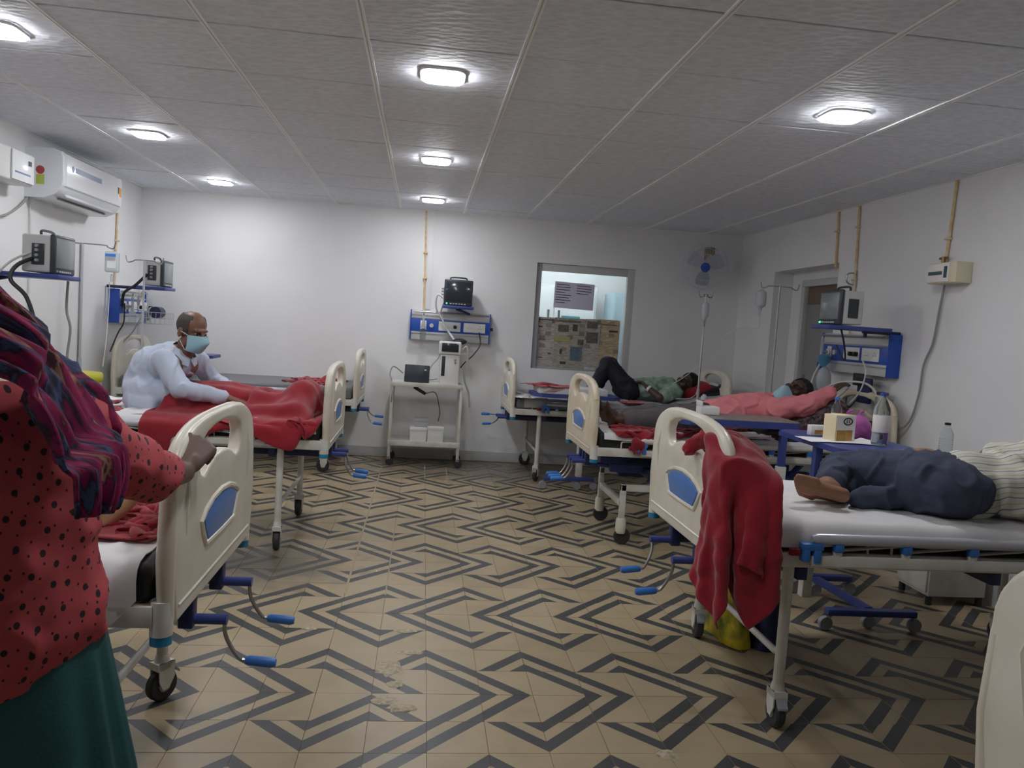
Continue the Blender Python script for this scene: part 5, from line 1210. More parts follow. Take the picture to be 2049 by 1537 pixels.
def hand_parts(w, d, n, side, curl=(.35, .4, .3), s=1.0, spread=.10, thumb=(.55, .75, .25)):
    """capsules of a hand: w wrist, d pointing direction, n palm normal, side=+1/-1 which side the thumb is on"""
    w = Vector(w); d = Vector(d).normalized(); n = Vector(n); n = (n - d * n.dot(d)).normalized(); l = d.cross(n) * side; L = []
    base = w + d * .012 * s
    offs = (.031, .0105, -.0105, -.030); lens = (.070, .078, .072, .056); kn = (.088, .092, .087, .078)
    for o_, ln, kd in zip(offs, lens, kn):
        k = w + d * kd * s + l * o_ * s - n * .003 * s
        L.append(('c', base + l * o_ * .55 * s, .0135 * s, k, .0105 * s))
        dd = (d + l * o_ * spread * 12).normalized(); a = 0.0; p = k; rr = .0098 * s
        for fr_, c in zip((.46, .30, .24), curl):
            a += c; q = p + (dd * math.cos(a) + n * math.sin(a)) * ln * fr_ * s; L.append(('c', p, rr, q, rr * .9)); p = q; rr *= .9
    L.append(('e', w + d * .048 * s, (.036 * s, .042 * s, .014 * s), Matrix((l, d, n)).transposed()))
    p = w + d * .020 * s + l * .024 * s + n * .006 * s; td = (d * thumb[0] + l * thumb[1] + n * thumb[2]).normalized(); q = p + td * .040 * s; L.append(('c', p, .0145 * s, q, .0115 * s))
    td2 = (td + d * .7 + n * .25).normalized(); q2 = q + td2 * .030 * s; L.append(('c', q, .0115 * s, q2, .0098 * s)); td3 = (td2 + d * .3 + n * .25).normalized(); L.append(('c', q2, .0098 * s, q2 + td3 * .024 * s, .0082 * s))
    L.append(('c', w - d * .02 * s, .024 * s, w + d * .02 * s, .022 * s))
    return L
def foot_parts(ankle, toe_dir, sole_n, s=1.0):
    """foot: ankle joint, direction to the toes, direction the sole faces"""
    a = Vector(ankle); d = Vector(toe_dir).normalized(); n = Vector(sole_n); n = (n - d * n.dot(d)).normalized(); l = d.cross(n)
    L = [('c', a + n * .04 * s - d * .035 * s, .032 * s, a + n * .05 * s + d * .04 * s, .030 * s), ('c', a, .036 * s, a + d * .07 * s + n * .035 * s, .032 * s), ('c', a + d * .06 * s + n * .05 * s, .032 * s, a + d * .125 * s + n * .058 * s, .022 * s)]
    for k, (o_, ln) in enumerate(((.030, .165), (.014, .172), (.0, .166), (-.013, .158), (-.026, .146))):
        b = a + n * .058 * s + l * o_ * s; L.append(('c', b + d * .09 * s, (.016 if k else .019) * s, b + d * ln * s, (.0085 if k else .012) * s))
    return L

# ---------------------------------------------------------------- the masked man sitting on bed L2
t = thing('person', 'seated man with a pale blue face mask, light shirt and dark trousers', 'person', (-1.62, 4.95, .75))
Fh = rot_frame((.80, -.56, -.20), (.06, .0, 1)); hc = (-1.385, 4.915, 1.222)
nsh, fsh, nel, fel, nwr, fwr = (-1.495, 4.775, 1.045), (-1.405, 5.115, 1.035), (-1.37, 4.68, .895), (-1.33, 5.20, .905), (-1.125, 4.755, .845), (-1.165, 5.085, .865)
nd = (Vector((-1.0, 4.79, .815)) - Vector(nwr)); fd = Vector((-.98, 5.0, .815)) - Vector(fwr)
body = [('e', (-1.63, 4.95, .845), (.13, .17, .105)), ('c', (-1.64, 4.95, .88), .115, (-1.60, 4.95, .98), .115), ('c', (-1.59, 4.95, .98), .12, (-1.50, 4.95, 1.03), .11), ('c', (-1.50, 4.85, 1.02), .075, (-1.45, 5.05, 1.01), .075), ('c', (-1.45, 4.945, 1.05), .058, (-1.405, 4.925, 1.16), .052),
        ('c', nsh, .055, nel, .042), ('c', nel, .04, nwr, .026), ('c', fsh, .055, fel, .042), ('c', fel, .04, fwr, .026),
        ('c', (-1.62, 4.87, .83), .085, (-1.18, 4.86, .835), .062), ('c', (-1.18, 4.86, .835), .058, (-.80, 4.90, .80), .038), ('c', (-1.62, 5.03, .83), .085, (-1.18, 5.05, .84), .062), ('c', (-1.18, 5.05, .84), .058, (-.78, 5.03, .80), .038)]
body += foot_parts((-.78, 4.90, .80), (.12, 0, 1), (1, 0, 0), .75) + foot_parts((-.76, 5.03, .80), (.12, 0, 1), (1, 0, 0), .75)
body += head_parts(hc, Fh) + hand_parts(nwr, nd, (0, .15, -1), 1, (.2, .25, .2)) + hand_parts(fwr, fd, (0, 0, -1), -1, (.15, .25, .2))
flesh('body', body, 'skin_old', t, .0055, 4)
flesh('shirt', [('e', (-1.64, 4.95, .865), (.14, .19, .10)), ('c', (-1.655, 4.95, .88), .13, (-1.615, 4.95, .99), .128), ('c', (-1.60, 4.95, .99), .130, (-1.50, 4.95, 1.035), .118), ('c', (-1.52, 4.84, 1.02), .088, (-1.46, 5.06, 1.01), .085), ('c', nsh, .070, nel, .058), ('c', nel, .056, Vector(nwr).lerp(Vector(nel), .12), .041), ('c', fsh, .070, fel, .058), ('c', fel, .056, Vector(fwr).lerp(Vector(fel), .2), .044), ('c', (-1.47, 4.95, 1.06), .068, (-1.44, 4.94, 1.105), .062), ('c', (-1.67, 4.80, .80), .06, (-1.56, 4.77, .79), .05), ('c', (-1.64, 4.85, .85), .10, (-1.50, 4.82, .85), .075)], 'shirt_blue', t, .008, 3, fold=.007, fs=9, stretch=(1.6, 1.4, .5), keep=lambda p: not ((p - Vector((-1.415, 4.93, 1.165))).length < .075))
flesh('trousers', [('c', (-1.64, 4.95, .83), .115, (-1.58, 4.95, .83), .11), ('c', (-1.62, 4.86, .825), .095, (-1.16, 4.85, .832), .075), ('c', (-1.16, 4.85, .835), .07, (-.84, 4.90, .80), .05), ('c', (-1.62, 5.04, .825), .095, (-1.16, 5.06, .84), .075), ('c', (-1.16, 5.06, .84), .07, (-.82, 5.03, .80), .05)], 'trouser_grey', t, .010, 3, fold=.008)
face_bits(t, hc, Fh); hair_cap(t, hc, Fh, 'hair_grey', bald=True, thick=1.025); face_mask(t, hc, Fh)
MB().tube([Vector(fwr) - t.location - fd.normalized() * .012, Vector(fwr) - t.location + fd.normalized() * .028], .031, 14).build('wrist_tape', 'tape_white', t)
c_ = MB()
for k in (-1, 1):
    q = [Vector((-1.43, 4.935, 1.10)) + Fh @ Vector(v) for v in ((k * .004, .062, -.035), (k * .05, .05, -.02), (k * .066, -.01, .015), (k * .045, -.055, .03), (k * .07, .045, -.065), (k * .02, .082, -.075))]
    c_.add([p - t.location for p in q], [(0, 1, 4, 5), (1, 2, 4), (2, 3, 4)])
co = c_.build('collar', 'shirt_blue', t, sharp=180); md = co.modifiers.new('thick', 'SOLIDIFY'); md.thickness = .004

# ---------------------------------------------------------------- the woman standing at the left
t = thing('person', 'standing woman in a red dotted blouse, teal skirt and printed shawl', 'person', (-.74, 1.40, 0))
rs, re, rw = (-.615, 1.42, 1.145), (-.55, 1.70, 1.015), (-.555, 1.94, .972)
Fw = rot_frame((.35, .93, -.1), (-.15, 0, 1)); hw = (-.88, 1.42, 1.435); pel = Vector((-.735, 1.40, .82))
dw = Vector((.10, .95, .12))
body = [('e', (-.735, 1.40, .84), (.17, .12, .13)), ('c', (-.735, 1.40, .9), .12, (-.75, 1.40, 1.08), .12), ('c', (-.88, 1.41, 1.16), .075, (-.64, 1.41, 1.15), .075), ('c', (-.80, 1.41, 1.17), .055, (-.86, 1.415, 1.35), .05), ('c', rs, .055, re, .043), ('c', re, .041, rw, .027),
        ('c', (-.93, 1.42, 1.17), .055, (-1.0, 1.40, .93), .042), ('c', (-1.0, 1.40, .93), .04, (-.97, 1.52, .74), .026),
        ('c', (-.82, 1.40, .80), .09, (-.82, 1.40, .45), .06), ('c', (-.82, 1.40, .45), .055, (-.82, 1.40, .09), .036), ('c', (-.65, 1.40, .80), .09, (-.65, 1.40, .45), .06), ('c', (-.65, 1.40, .45), .055, (-.65, 1.40, .09), .036)]
body += foot_parts((-.82, 1.40, .085), (0, 1, 0), (0, 0, -1)) + foot_parts((-.65, 1.40, .085), (0, 1, 0), (0, 0, -1)) + head_parts(hw, Fw, .97)
body += hand_parts((-.555, 1.955, .982), (.16, .80, .50), (-.35, .55, -.75), 1, (1.0, 1.15, .8), 1.08, .03, (.75, .55, .3)) + hand_parts((-.97, 1.52, .74), (.2, .5, -.7), (.6, .3, .3), 1)
flesh('body', body, 'skin_woman', t, .0055, 4)
flesh('blouse', [('e', (-.735, 1.39, .83), (.215, .155, .16)), ('c', (-.735, 1.385, .74), .17, (-.735, 1.385, .80), .17), ('c', (-.685, 1.385, .82), .155, (-.70, 1.39, 1.06), .15), ('c', (-.80, 1.385, .82), .155, (-.80, 1.39, 1.06), .14), ('c', (-.90, 1.40, 1.14), .09, (-.62, 1.40, 1.14), .09), ('c', rs, .080, (-.583, 1.56, 1.075), .066), ('c', (-.583, 1.56, 1.075), .066, re, .056), ('c', re, .056, Vector(re).lerp(Vector(rw), .22), .050), ('c', (-.93, 1.41, 1.16), .08, (-1.0, 1.40, .95), .07)],
      'blouse_dots', t, .010, 5, fold=.010, fs=6, stretch=(1, 1, 1.6), keep=lambda p: not (p.z > 1.225 and p.x < -.70), cuts=[((-.66, 1.3, .715), (-.40, .1, 1))])
# pleated skirt
V = []; F = []; nn, mm = 96, 22
for j in range(mm + 1):
    v = j / mm; z = .90 - .86 * v
    for i in range(nn):
        a = 2 * math.pi * i / nn; r = (.155 + .055 * min(1, v * 2.2) + .03 * v) * (1 + (.012 + .055 * v) * math.sin(14 * a + 2.2 * math.sin(3 * a) + v) * min(1, v * 4))
        V.append((r * 1.10 * math.cos(a) + .02, r * .80 * math.sin(a), z + .004 * math.sin(7 * a)))
for j in range(mm):
    for i in range(nn): q = j * nn + i; r_ = j * nn + (i + 1) % nn; F.append((q, r_, r_ + nn, q + nn))
sk = MB().add(V, F).build('skirt', 'skirt_teal', t, sharp=180); md = sk.modifiers.new('thick', 'SOLIDIFY'); md.thickness = .004
# shawl over head and right shoulder
A = spline([(-1.00, 1.27, 1.40), (-.86, 1.24, 1.32), (-.70, 1.205, 1.275), (-.597, 1.185, 1.258), (-.545, 1.175, 1.235), (-.507, 1.168, 1.182), (-.490, 1.168, 1.13), (-.482, 1.172, 1.085), (-.478, 1.175, 1.055)], 5)
B = spline([(-.86, 1.50, 1.55), (-.79, 1.42, 1.49), (-.725, 1.37, 1.435), (-.685, 1.365, 1.385), (-.614, 1.36, 1.312), (-.565, 1.36, 1.255), (-.502, 1.33, 1.178), (-.462, 1.28, 1.118), (-.462, 1.235, 1.066)], 5)
nu = 40; V = []; F = []; N = len(A)
for i in range(N):
    a, b = A[i], B[i]; w_ = (b - a).length; tt = i / (N - 1)
    out = ((b - a).cross(A[min(i + 1, N - 1)] - A[max(i - 1, 0)])).normalized()
    if out.y > 0: out = -out
    for k in range(nu + 1):
        u = k / nu; p = a.lerp(b, u)
        bul = .030 * math.sin(math.pi * u) ** .8 + .010 * math.sin(u * 23 + 2 * math.sin(tt * 5)) * math.sin(math.pi * u) ** .5 + .006 * math.sin(u * 47 + tt * 9)
        V.append(p + out * bul - t.location)
for i in range(N - 1):
    for k in range(nu): q = i * (nu + 1) + k; F.append((q, q + 1, q + nu + 2, q + nu + 1))
sh = MB().add(V, F).build('shawl', 'shawl_print', t, sharp=180)
uvl = sh.data.uv_layers.new(name='uv')
for lp in sh.data.loops:
    vi = lp.vertex_index; uvl.data[lp.index].uv = ((vi % (nu + 1)) / nu, (vi // (nu + 1)) / (N - 1) * 2.2)
md = sh.modifiers.new('thick', 'SOLIDIFY'); md.thickness = .008; md.offset = -1; md = sh.modifiers.new('sub', 'SUBSURF'); md.levels = 1; md.render_levels = 1
# hood and the part of the shawl that falls on the far shoulder
def draped(name, pts, rad, m, parent):
    o_ = flesh(name, [('c', a, ra, b, rb) for (a, ra), (b, rb) in zip(list(zip(pts, rad))[:-1], list(zip(pts, rad))[1:])], m, parent, .008, 4, fold=.008, fs=16)
    u = o_.data.uv_layers.new(name='uv')
    for lp in o_.data.loops:
        c = o_.data.vertices[lp.vertex_index].co; u.data[lp.index].uv = (c.x * 3 + c.z * 2, c.z * 4 + c.y * 2)
    return o_
draped('shawl_fold', [(-.70, 1.44, 1.275), (-.635, 1.46, 1.232), (-.58, 1.47, 1.192), (-.545, 1.46, 1.145)], [.032, .036, .032, .016], 'shawl_print', t)
hd = flesh('shawl_hood', [('e', Vector(hw) + Fw @ Vector((0, -.03, .04)), (.098, .105, .112), Fw), ('c', Vector(hw) + Fw @ Vector((0, -.06, -.05)), .09, (-.83, 1.36, 1.26), .10)], 'shawl_print', t, .008, 5, fold=.006, keep=lambda p: (Fw.transposed() @ (p - Vector(hw))).y < .06)
uu = hd.data.uv_layers.new(name='uv')
for lp in hd.data.loops:
    c = hd.data.vertices[lp.vertex_index].co; uu.data[lp.index].uv = (c.x * 3 + c.z, c.z * 3)
face_bits(t, hw, Fw, .97)

# ---------------------------------------------------------------- patient lying on bed R1 in a striped shirt
t = thing('person', 'patient lying on one side in navy trousers and a striped shirt', 'person', (2.1, 2.85, .75))
hp = (3.0, 2.93, .875); Fp = rot_frame((.15, .95, .25), (1, -.1, .1))
body = [('e', (2.07, 2.83, .865), (.15, .16, .115)), ('c', (2.15, 2.84, .87), .11, (2.5, 2.87, .88), .12), ('c', (2.55, 2.86, .83), .08, (2.66, 2.90, .98), .075), ('c', (2.68, 2.89, .89), .055, (2.86, 2.91, .88), .05),
        ('c', (2.60, 2.90, .99), .055, (2.45, 3.08, .95), .042), ('c', (2.45, 3.08, .95), .04, (2.50, 3.25, .84), .027), ('c', (2.62, 2.98, .82), .05, (2.75, 3.2, .80), .042), ('c', (2.75, 3.2, .80), .04, (2.9, 3.1, .80), .027),
        ('c', (2.03, 2.90, .90), .10, (1.83, 3.17, .855), .068), ('c', (1.83, 3.17, .855), .062, (1.62, 2.89, .825), .042), ('c', (2.05, 2.86, .83), .095, (1.90, 3.20, .80), .065), ('c', (1.90, 3.20, .80), .06, (1.70, 2.98, .79), .04)]
body += foot_parts((1.63, 2.865, .825), (-.95, .28, .22), (-.25, -.93, -.25), .92) + foot_parts((1.68, 2.97, .795), (-.95, .15, .15), (-.2, -.95, -.2), .92) + head_parts(hp, Fp) + hand_parts((2.50, 3.25, .84), (.3, .8, -.3), (0, 0, -1), 1) + hand_parts((2.9, 3.1, .80), (.7, -.4, 0), (0, 0, -1), -1)
flesh('body', body, 'skin_brown', t, .006, 4)
flesh('trousers', [('e', (2.06, 2.80, .862), (.155, .175, .118)), ('c', (2.12, 2.83, .87), .125, (2.0, 2.83, .865), .125), ('c', (2.02, 2.88, .885), .115, (1.82, 3.15, .855), .082), ('c', (1.82, 3.15, .86), .076, (1.66, 2.93, .838), .055), ('c', (2.05, 2.85, .83), .085, (1.90, 3.18, .81), .07), ('c', (1.90, 3.18, .81), .065, (1.73, 2.98, .80), .05), ('c', (1.88, 2.86, .80), .05, (1.74, 2.86, .79), .042)],
      'trouser_navy', t, .009, 3, fold=.012, fs=10, stretch=(1.2, 1, .7))
flesh('shirt', [('e', (2.36, 2.80, .875), (.26, .185, .128)), ('c', (2.14, 2.81, .868), .132, (2.55, 2.86, .885), .135), ('c', (2.56, 2.86, .84), .10, (2.66, 2.90, .975), .095), ('c', (2.60, 2.90, .985), .075, (2.47, 3.06, .955), .065), ('c', (2.62, 2.97, .83), .07, (2.72, 3.15, .80), .06), ('c', (2.30, 2.75, .96), .05, (2.62, 2.78, .985), .05)],
      'shirt_stripes', t, .010, 3, fold=.016, fs=7, stretch=(1.1, 1, .8), cuts=[((2.085, 2.8, .86), (1, 0, .12))])
face_bits(t, hp, Fp, 1, True); hair_cap(t, hp, Fp, 'hair_black')

# ---------------------------------------------------------------- patient with the pink shirt on bed R2
t = thing('person', 'patient in a pink shirt lying with one arm stretched towards the wall', 'person', (2.0, 5.24, .75))
hp = (2.63, 5.22, 1.045); Fp = rot_frame((-.42, -.62, .66), (.80, .05, .55)); hs, he, hwv = (2.41, 5.03, .935), (2.60, 4.985, .985), (2.765, 5.0, 1.075)
body = [('e', (1.98, 5.24, .845), (.15, .16, .095)), ('c', (2.05, 5.24, .85), .105, (2.38, 5.23, .915), .115), ('c', (2.40, 5.10, .93), .07, (2.40, 5.36, .93), .07), ('c', (2.42, 5.23, .95), .055, (2.57, 5.22, 1.0), .052),
        ('c', hs, .055, he, .043), ('c', he, .04, hwv, .027), ('c', (2.40, 5.43, .92), .055, (2.2, 5.48, .86), .043), ('c', (2.2, 5.48, .86), .04, (2.02, 5.36, .92), .027),
        ('c', (1.95, 5.16, .83), .085, (1.62, 5.12, .825), .06), ('c', (1.62, 5.12, .825), .055, (1.34, 5.13, .80), .037), ('c', (1.95, 5.32, .83), .085, (1.62, 5.33, .825), .06), ('c', (1.62, 5.33, .825), .055, (1.34, 5.32, .80), .037)]
body += foot_parts((1.32, 5.13, .80), (-.2, -.1, 1), (-1, 0, -.1), .78) + foot_parts((1.32, 5.32, .80), (-.25, .1, 1), (-1, 0, -.1), .78) + head_parts(hp, Fp) + hand_parts(hwv, (.8, .1, .6), (0, 0, -1), 1) + hand_parts((2.02, 5.36, .92), (-.8, -.4, 0), (0, 0, -1), 1)
flesh('body', body, 'skin_dark', t, .006, 4)
flesh('shirt', [('e', (2.12, 5.24, .865), (.2, .19, .105)), ('c', (2.08, 5.23, .86), .118, (2.38, 5.22, .915), .125), ('c', (2.40, 5.09, .925), .09, (2.40, 5.37, .925), .09), ('c', hs, .078, he, .068), ('c', he, .066, Vector(hwv), .045), ('c', (2.40, 5.43, .92), .07, (2.22, 5.48, .86), .06), ('c', (2.44, 5.22, .95), .07, (2.48, 5.22, .975), .065)],
      'shirt_pink', t, .009, 3, fold=.013, fs=10, stretch=(.8, 1.2, 1.2), keep=lambda p: not ((p - Vector((2.53, 5.22, 1.01))).length < .062))
flesh('trousers', [('e', (1.96, 5.24, .842), (.15, .175, .095)), ('c', (1.95, 5.15, .83), .092, (1.62, 5.11, .825), .075), ('c', (1.62, 5.11, .825), .07, (1.42, 5.13, .805), .058), ('c', (1.95, 5.33, .83), .092, (1.62, 5.34, .825), .075), ('c', (1.62, 5.34, .825), .07, (1.42, 5.32, .805), .058)], 'trouser_brown', t, .010, 3, fold=.009, fs=8)
face_bits(t, hp, Fp, 1, True); hair_cap(t, hp, Fp, 'hair_black', thick=1.06); face_mask(t, hp, Fp, drop=.062)

# ---------------------------------------------------------------- man with raised knees on bed R3
t = thing('person', 'man lying under the window with raised knees in dark trousers', 'person', (2.0, 7.33, .75))
hp = (2.555, 7.29, .945); Fp = rot_frame((-.55, -.55, .45), (.75, -.1, .6)); hs, he, hwv = (2.39, 7.12, .865), (2.23, 7.055, .81), (2.135, 7.15, .885)
body = [('e', (2.0, 7.33, .845), (.15, .16, .095)), ('c', (2.05, 7.33, .85), .10, (2.36, 7.31, .87), .115), ('c', (2.38, 7.20, .875), .07, (2.38, 7.45, .875), .07), ('c', (2.40, 7.31, .88), .055, (2.51, 7.30, .915), .052),
        ('c', hs, .052, he, .042), ('c', he, .039, hwv, .027), ('c', (2.38, 7.50, .87), .052, (2.2, 7.52, .82), .042), ('c', (2.2, 7.52, .82), .039, (2.05, 7.42, .93), .027),
        ('c', (1.98, 7.25, .85), .088, (1.755, 7.27, 1.085), .062), ('c', (1.755, 7.27, 1.085), .056, (1.60, 7.22, .82), .038), ('c', (1.98, 7.41, .85), .088, (1.83, 7.45, 1.085), .062), ('c', (1.83, 7.45, 1.085), .056, (1.70, 7.46, .82), .038)]
body += foot_parts((1.59, 7.22, .82), (-1, -.1, 0), (0, 0, -1), .8) + foot_parts((1.69, 7.46, .82), (-1, .1, 0), (0, 0, -1), .8) + head_parts(hp, Fp) + hand_parts(hwv, (-.5, .45, .5), (-.5, .2, -.6), -1, (.5, .6, .4)) + hand_parts((2.05, 7.42, .93), (-.7, -.5, .1), (0, 0, -1), 1)
flesh('body', body, 'skin_dark', t, .006, 4)
flesh('trousers', [('e', (1.99, 7.33, .845), (.15, .175, .098)), ('c', (1.98, 7.24, .85), .098, (1.755, 7.265, 1.085), .075), ('c', (1.755, 7.265, 1.085), .07, (1.615, 7.22, .85), .056), ('c', (1.98, 7.42, .85), .098, (1.83, 7.455, 1.08), .075), ('c', (1.83, 7.455, 1.08), .07, (1.71, 7.46, .85), .056)], 'trouser_black', t, .010, 3, fold=.008)
flesh('shirt', [('e', (2.16, 7.33, .86), (.18, .185, .098)), ('c', (2.10, 7.33, .855), .11, (2.36, 7.31, .87), .125), ('c', (2.38, 7.18, .87), .085, (2.38, 7.46, .87), .085), ('c', hs, .072, Vector(hs).lerp(Vector(he), .7), .066), ('c', (2.38, 7.50, .87), .07, (2.25, 7.52, .84), .062)], 'shirt_green', t, .010, 3, fold=.010, fs=9)
face_bits(t, hp, Fp, 1, True); hair_cap(t, hp, Fp, 'hair_black', thick=1.06)
d_ = (Vector(hwv) - Vector(he)).normalized(); p_ = Vector(hwv) - t.location
MB().tube([p_ - d_ * .022, p_ + d_ * .002], .031, 14).build('wrist_tape', 'tape_white', t)

# ---------------------------------------------------------------- patient on bed L1, hidden behind the woman but for one shin
t = thing('person', 'patient mostly hidden behind the standing woman with one bare shin showing', 'person', (-1.7, 2.35, .75))
hp = (-2.40, 2.35, .885); Fp = rot_frame((.1, -.1, 1), (-1, 0, .1))
body = [('e', (-1.72, 2.35, .845), (.15, .16, .095)), ('c', (-1.8, 2.35, .85), .10, (-2.12, 2.35, .86), .115), ('c', (-2.14, 2.22, .86), .07, (-2.14, 2.48, .86), .07), ('c', (-2.2, 2.35, .87), .055, (-2.34, 2.35, .88), .05), ('c', (-2.14, 2.17, .86), .05, (-1.9, 2.10, .82), .042), ('c', (-1.9, 2.10, .82), .04, (-1.68, 2.14, .82), .027), ('c', (-2.14, 2.53, .86), .05, (-1.9, 2.58, .82), .042), ('c', (-1.9, 2.58, .82), .04, (-1.68, 2.55, .82), .027),
        ('c', (-1.68, 2.27, .84), .08, (-1.24, 2.20, .84), .058), ('c', (-1.24, 2.20, .85), .058, (-.86, 2.22, .82), .042), ('c', (-1.68, 2.43, .84), .08, (-1.25, 2.46, .83), .058), ('c', (-1.25, 2.46, .83), .05, (-.90, 2.48, .80), .037)]
body += foot_parts((-.85, 2.225, .82), (.55, .15, .7), (.8, .1, -.3), .9) + foot_parts((-.87, 2.48, .80), (.2, .1, 1), (1, 0, 0), .7) + head_parts(hp, Fp) + hand_parts((-1.68, 2.14, .82), (1, .1, 0), (0, 0, -1), -1) + hand_parts((-1.68, 2.55, .82), (1, -.1, 0), (0, 0, -1), 1)
flesh('body', body, 'skin_tan', t, .007, 4)
flesh('nightshirt', [('e', (-1.75, 2.35, .85), (.22, .19, .105)), ('c', (-1.8, 2.35, .855), .115, (-2.12, 2.35, .865), .125), ('c', (-2.14, 2.2, .86), .085, (-2.14, 2.5, .86), .085), ('c', (-1.68, 2.27, .84), .1, (-1.35, 2.22, .84), .075), ('c', (-1.68, 2.43, .84), .1, (-1.35, 2.46, .83), .075)], 'shirt_green', t, .010, 3, fold=.008)
hair_cap(t, hp, Fp, 'hair_black'); face_bits(t, hp, Fp, 1, True)

# ================================================================== blankets: a small cloth solver
def cloth(name, P0, h, colliders, label, m='blanket', steps=220, iters=10, pins=None, pin_release=None, cat='blanket', group='red hospital blankets', thick=.007, damp=.985, grav=9.8, floor=None, friction=.5, seed=0, stiff_bend=.35, sub=1, cloc=None, selfr=.02, wrinkle=.010):
    """position based cloth; P0 (n,m,3) start shape, h = rest length; colliders push points out"""
    P = np.array(P0, float); n, k = P.shape[:2]; Q = P.copy(); random.seed(seed); dt = 1 / 60.0
    d2 = h * math.sqrt(2)
    w_ = np.ones((n, k, 1))
    if pins is not None:
        for a, b in pins: w_[a, b] = 0
    fixed = P.copy()
    def con(A, B, L, wa, wb, st):
        d = B - A; ln = np.linalg.norm(d, axis=-1, keepdims=True) + 1e-9; ws = wa + wb + 1e-9
        c = d * ((ln - L) / ln) * st / ws
        return c * wa, -c * wb
    def sweep(sl_a, sl_b, L, st):
        a, b = con(P[sl_a], P[sl_b], L, w_[sl_a], w_[sl_b], st); P[sl_a] += a; P[sl_b] += b
    S = slice; HIT = [None]
    def collide():
        nonlocal P
        hit = np.zeros((n, k, 1), bool)
        for c in colliders:
            if c[0] in ('box', 'bed'):
                lo, hi = np.array(c[1]), np.array(c[2]); ins = np.all((P > lo) & (P < hi), axis=-1)
                if ins.any():
                    X = P[ins]; dl = X - lo; dh = hi - X; D = np.concatenate([dl, dh], 1)
                    if c[0] == 'bed': D[:, 2] = 9; D[:, 5] = np.where(D[:, 5] < .10, -1, D[:, 5])
                    j = D.argmin(1); r = np.arange(len(j)); ax = j % 3
                    X[r, ax] = np.where(j < 3, lo[ax], hi[ax]); P[ins] = X; hit[ins] = True
            else:
                a, b, ra = np.array(c[1]), np.array(c[2]), c[3]; ab = b - a
                t_ = np.clip(((P - a) @ ab) / (ab @ ab), 0, 1)[..., None]; cl_ = a + t_ * ab; d = P - cl_; ln = np.linalg.norm(d, axis=-1, keepdims=True); ins = ln < ra
                P = np.where(ins, cl_ + d / (ln + 1e-9) * ra, P); hit |= ins
        if floor is not None: bel = P[..., 2:3] < floor; P[..., 2:3] = np.maximum(P[..., 2:3], floor); hit |= bel
        if pins is not None:
            for a, b in pins: P[a, b] = fixed[a, b]
        HIT[0] = hit
    II = np.stack(np.meshgrid(np.arange(n), np.arange(k), indexing='ij'), -1).reshape(-1, 2)
    def repel():
        nonlocal P
        X = P.reshape(-1, 3); key = np.floor(X / selfr).astype(int); dic = {}
        for i, kk in enumerate(map(tuple, key)): dic.setdefault(kk, []).append(i)
        A, B = [], []
        half = [(0, 0, 0), (1, 0, 0), (-1, 1, 0), (0, 1, 0), (1, 1, 0), (-1, -1, 1), (0, -1, 1), (1, -1, 1), (-1, 0, 1), (0, 0, 1), (1, 0, 1), (-1, 1, 1), (0, 1, 1), (1, 1, 1)]
        for kk, L in dic.items():
            for dx, dy, dz in half:
                M_ = L if (dx, dy, dz) == (0, 0, 0) else dic.get((kk[0] + dx, kk[1] + dy, kk[2] + dz))
                if not M_: continue
                for i in L:
                    for j in M_:
                        if (M_ is not L) or j > i: A.append(i); B.append(j)
        if not A: return
        A = np.array(A); B = np.array(B); far = np.abs(II[A] - II[B]).max(1) > 2; A, B = A[far], B[far]
        d = X[B] - X[A]; ln = np.linalg.norm(d, axis=1, keepdims=True) + 1e-9; m_ = (ln[:, 0] < selfr)
        A, B, d, ln = A[m_], B[m_], d[m_], ln[m_]; c = d / ln * (selfr - ln) * .5
        acc = np.zeros_like(X); cnt = np.zeros((len(X), 1)); np.add.at(acc, A, -c); np.add.at(acc, B, c); np.add.at(cnt, A, 1); np.add.at(cnt, B, 1)
        X = X + acc / np.maximum(cnt, 1); P = X.reshape(n, k, 3)
    for s_ in range(steps):
        V = (P - Q) * (damp if s_ > 25 else .9); Q = P.copy()
        sp = np.linalg.norm(V, axis=-1, keepdims=True); V = V * np.minimum(1, .014 / (sp + 1e-9))
        P = P + V * w_; P[..., 2:3] -= grav * dt * dt * w_
        for it in range(iters):
            for par in (0, 1):
                e = (n - 1 - par) // 2 * 2 + par
                sweep((S(par, n - 1, 2),), (S(par + 1, n, 2),), h, 1.0)
                sweep((S(None), S(par, k - 1, 2)), (S(None), S(par + 1, k, 2)), h, 1.0)
                sweep((S(par, n - 1, 2), S(0, k - 1)), (S(par + 1, n, 2), S(1, k)), d2, .5)
                sweep((S(par, n - 1, 2), S(1, k)), (S(par + 1, n, 2), S(0, k - 1)), d2, .5)
            if stiff_bend and it % 3 == 0:
                for par in (0, 1, 2, 3):
                    if n > par + 2:
                        a = P[par:n - 2:4]; b = P[par + 2:n:4][:a.shape[0]]; a = a[:b.shape[0]]
                        x, y = con(a, b, 2 * h, 1.0, 1.0, stiff_bend * .3); P[par:n - 2:4][:a.shape[0]] += x; P[par + 2:n:4][:b.shape[0]] += y
                    a = P[:, par:k - 2:4]; b = P[:, par + 2:k:4][:, :a.shape[1]]; a = a[:, :b.shape[1]]
                    x, y = con(a, b, 2 * h, 1.0, 1.0, stiff_bend * .3); P[:, par:k - 2:4][:, :a.shape[1]] += x; P[:, par + 2:k:4][:, :b.shape[1]] += y
            if pins is not None:
                for a, b in pins: P[a, b] = fixed[a, b]
            if it in (iters // 2, iters - 1): collide()
        if selfr and s_ % 3 == 2 and s_ > 6: repel()
        collide()
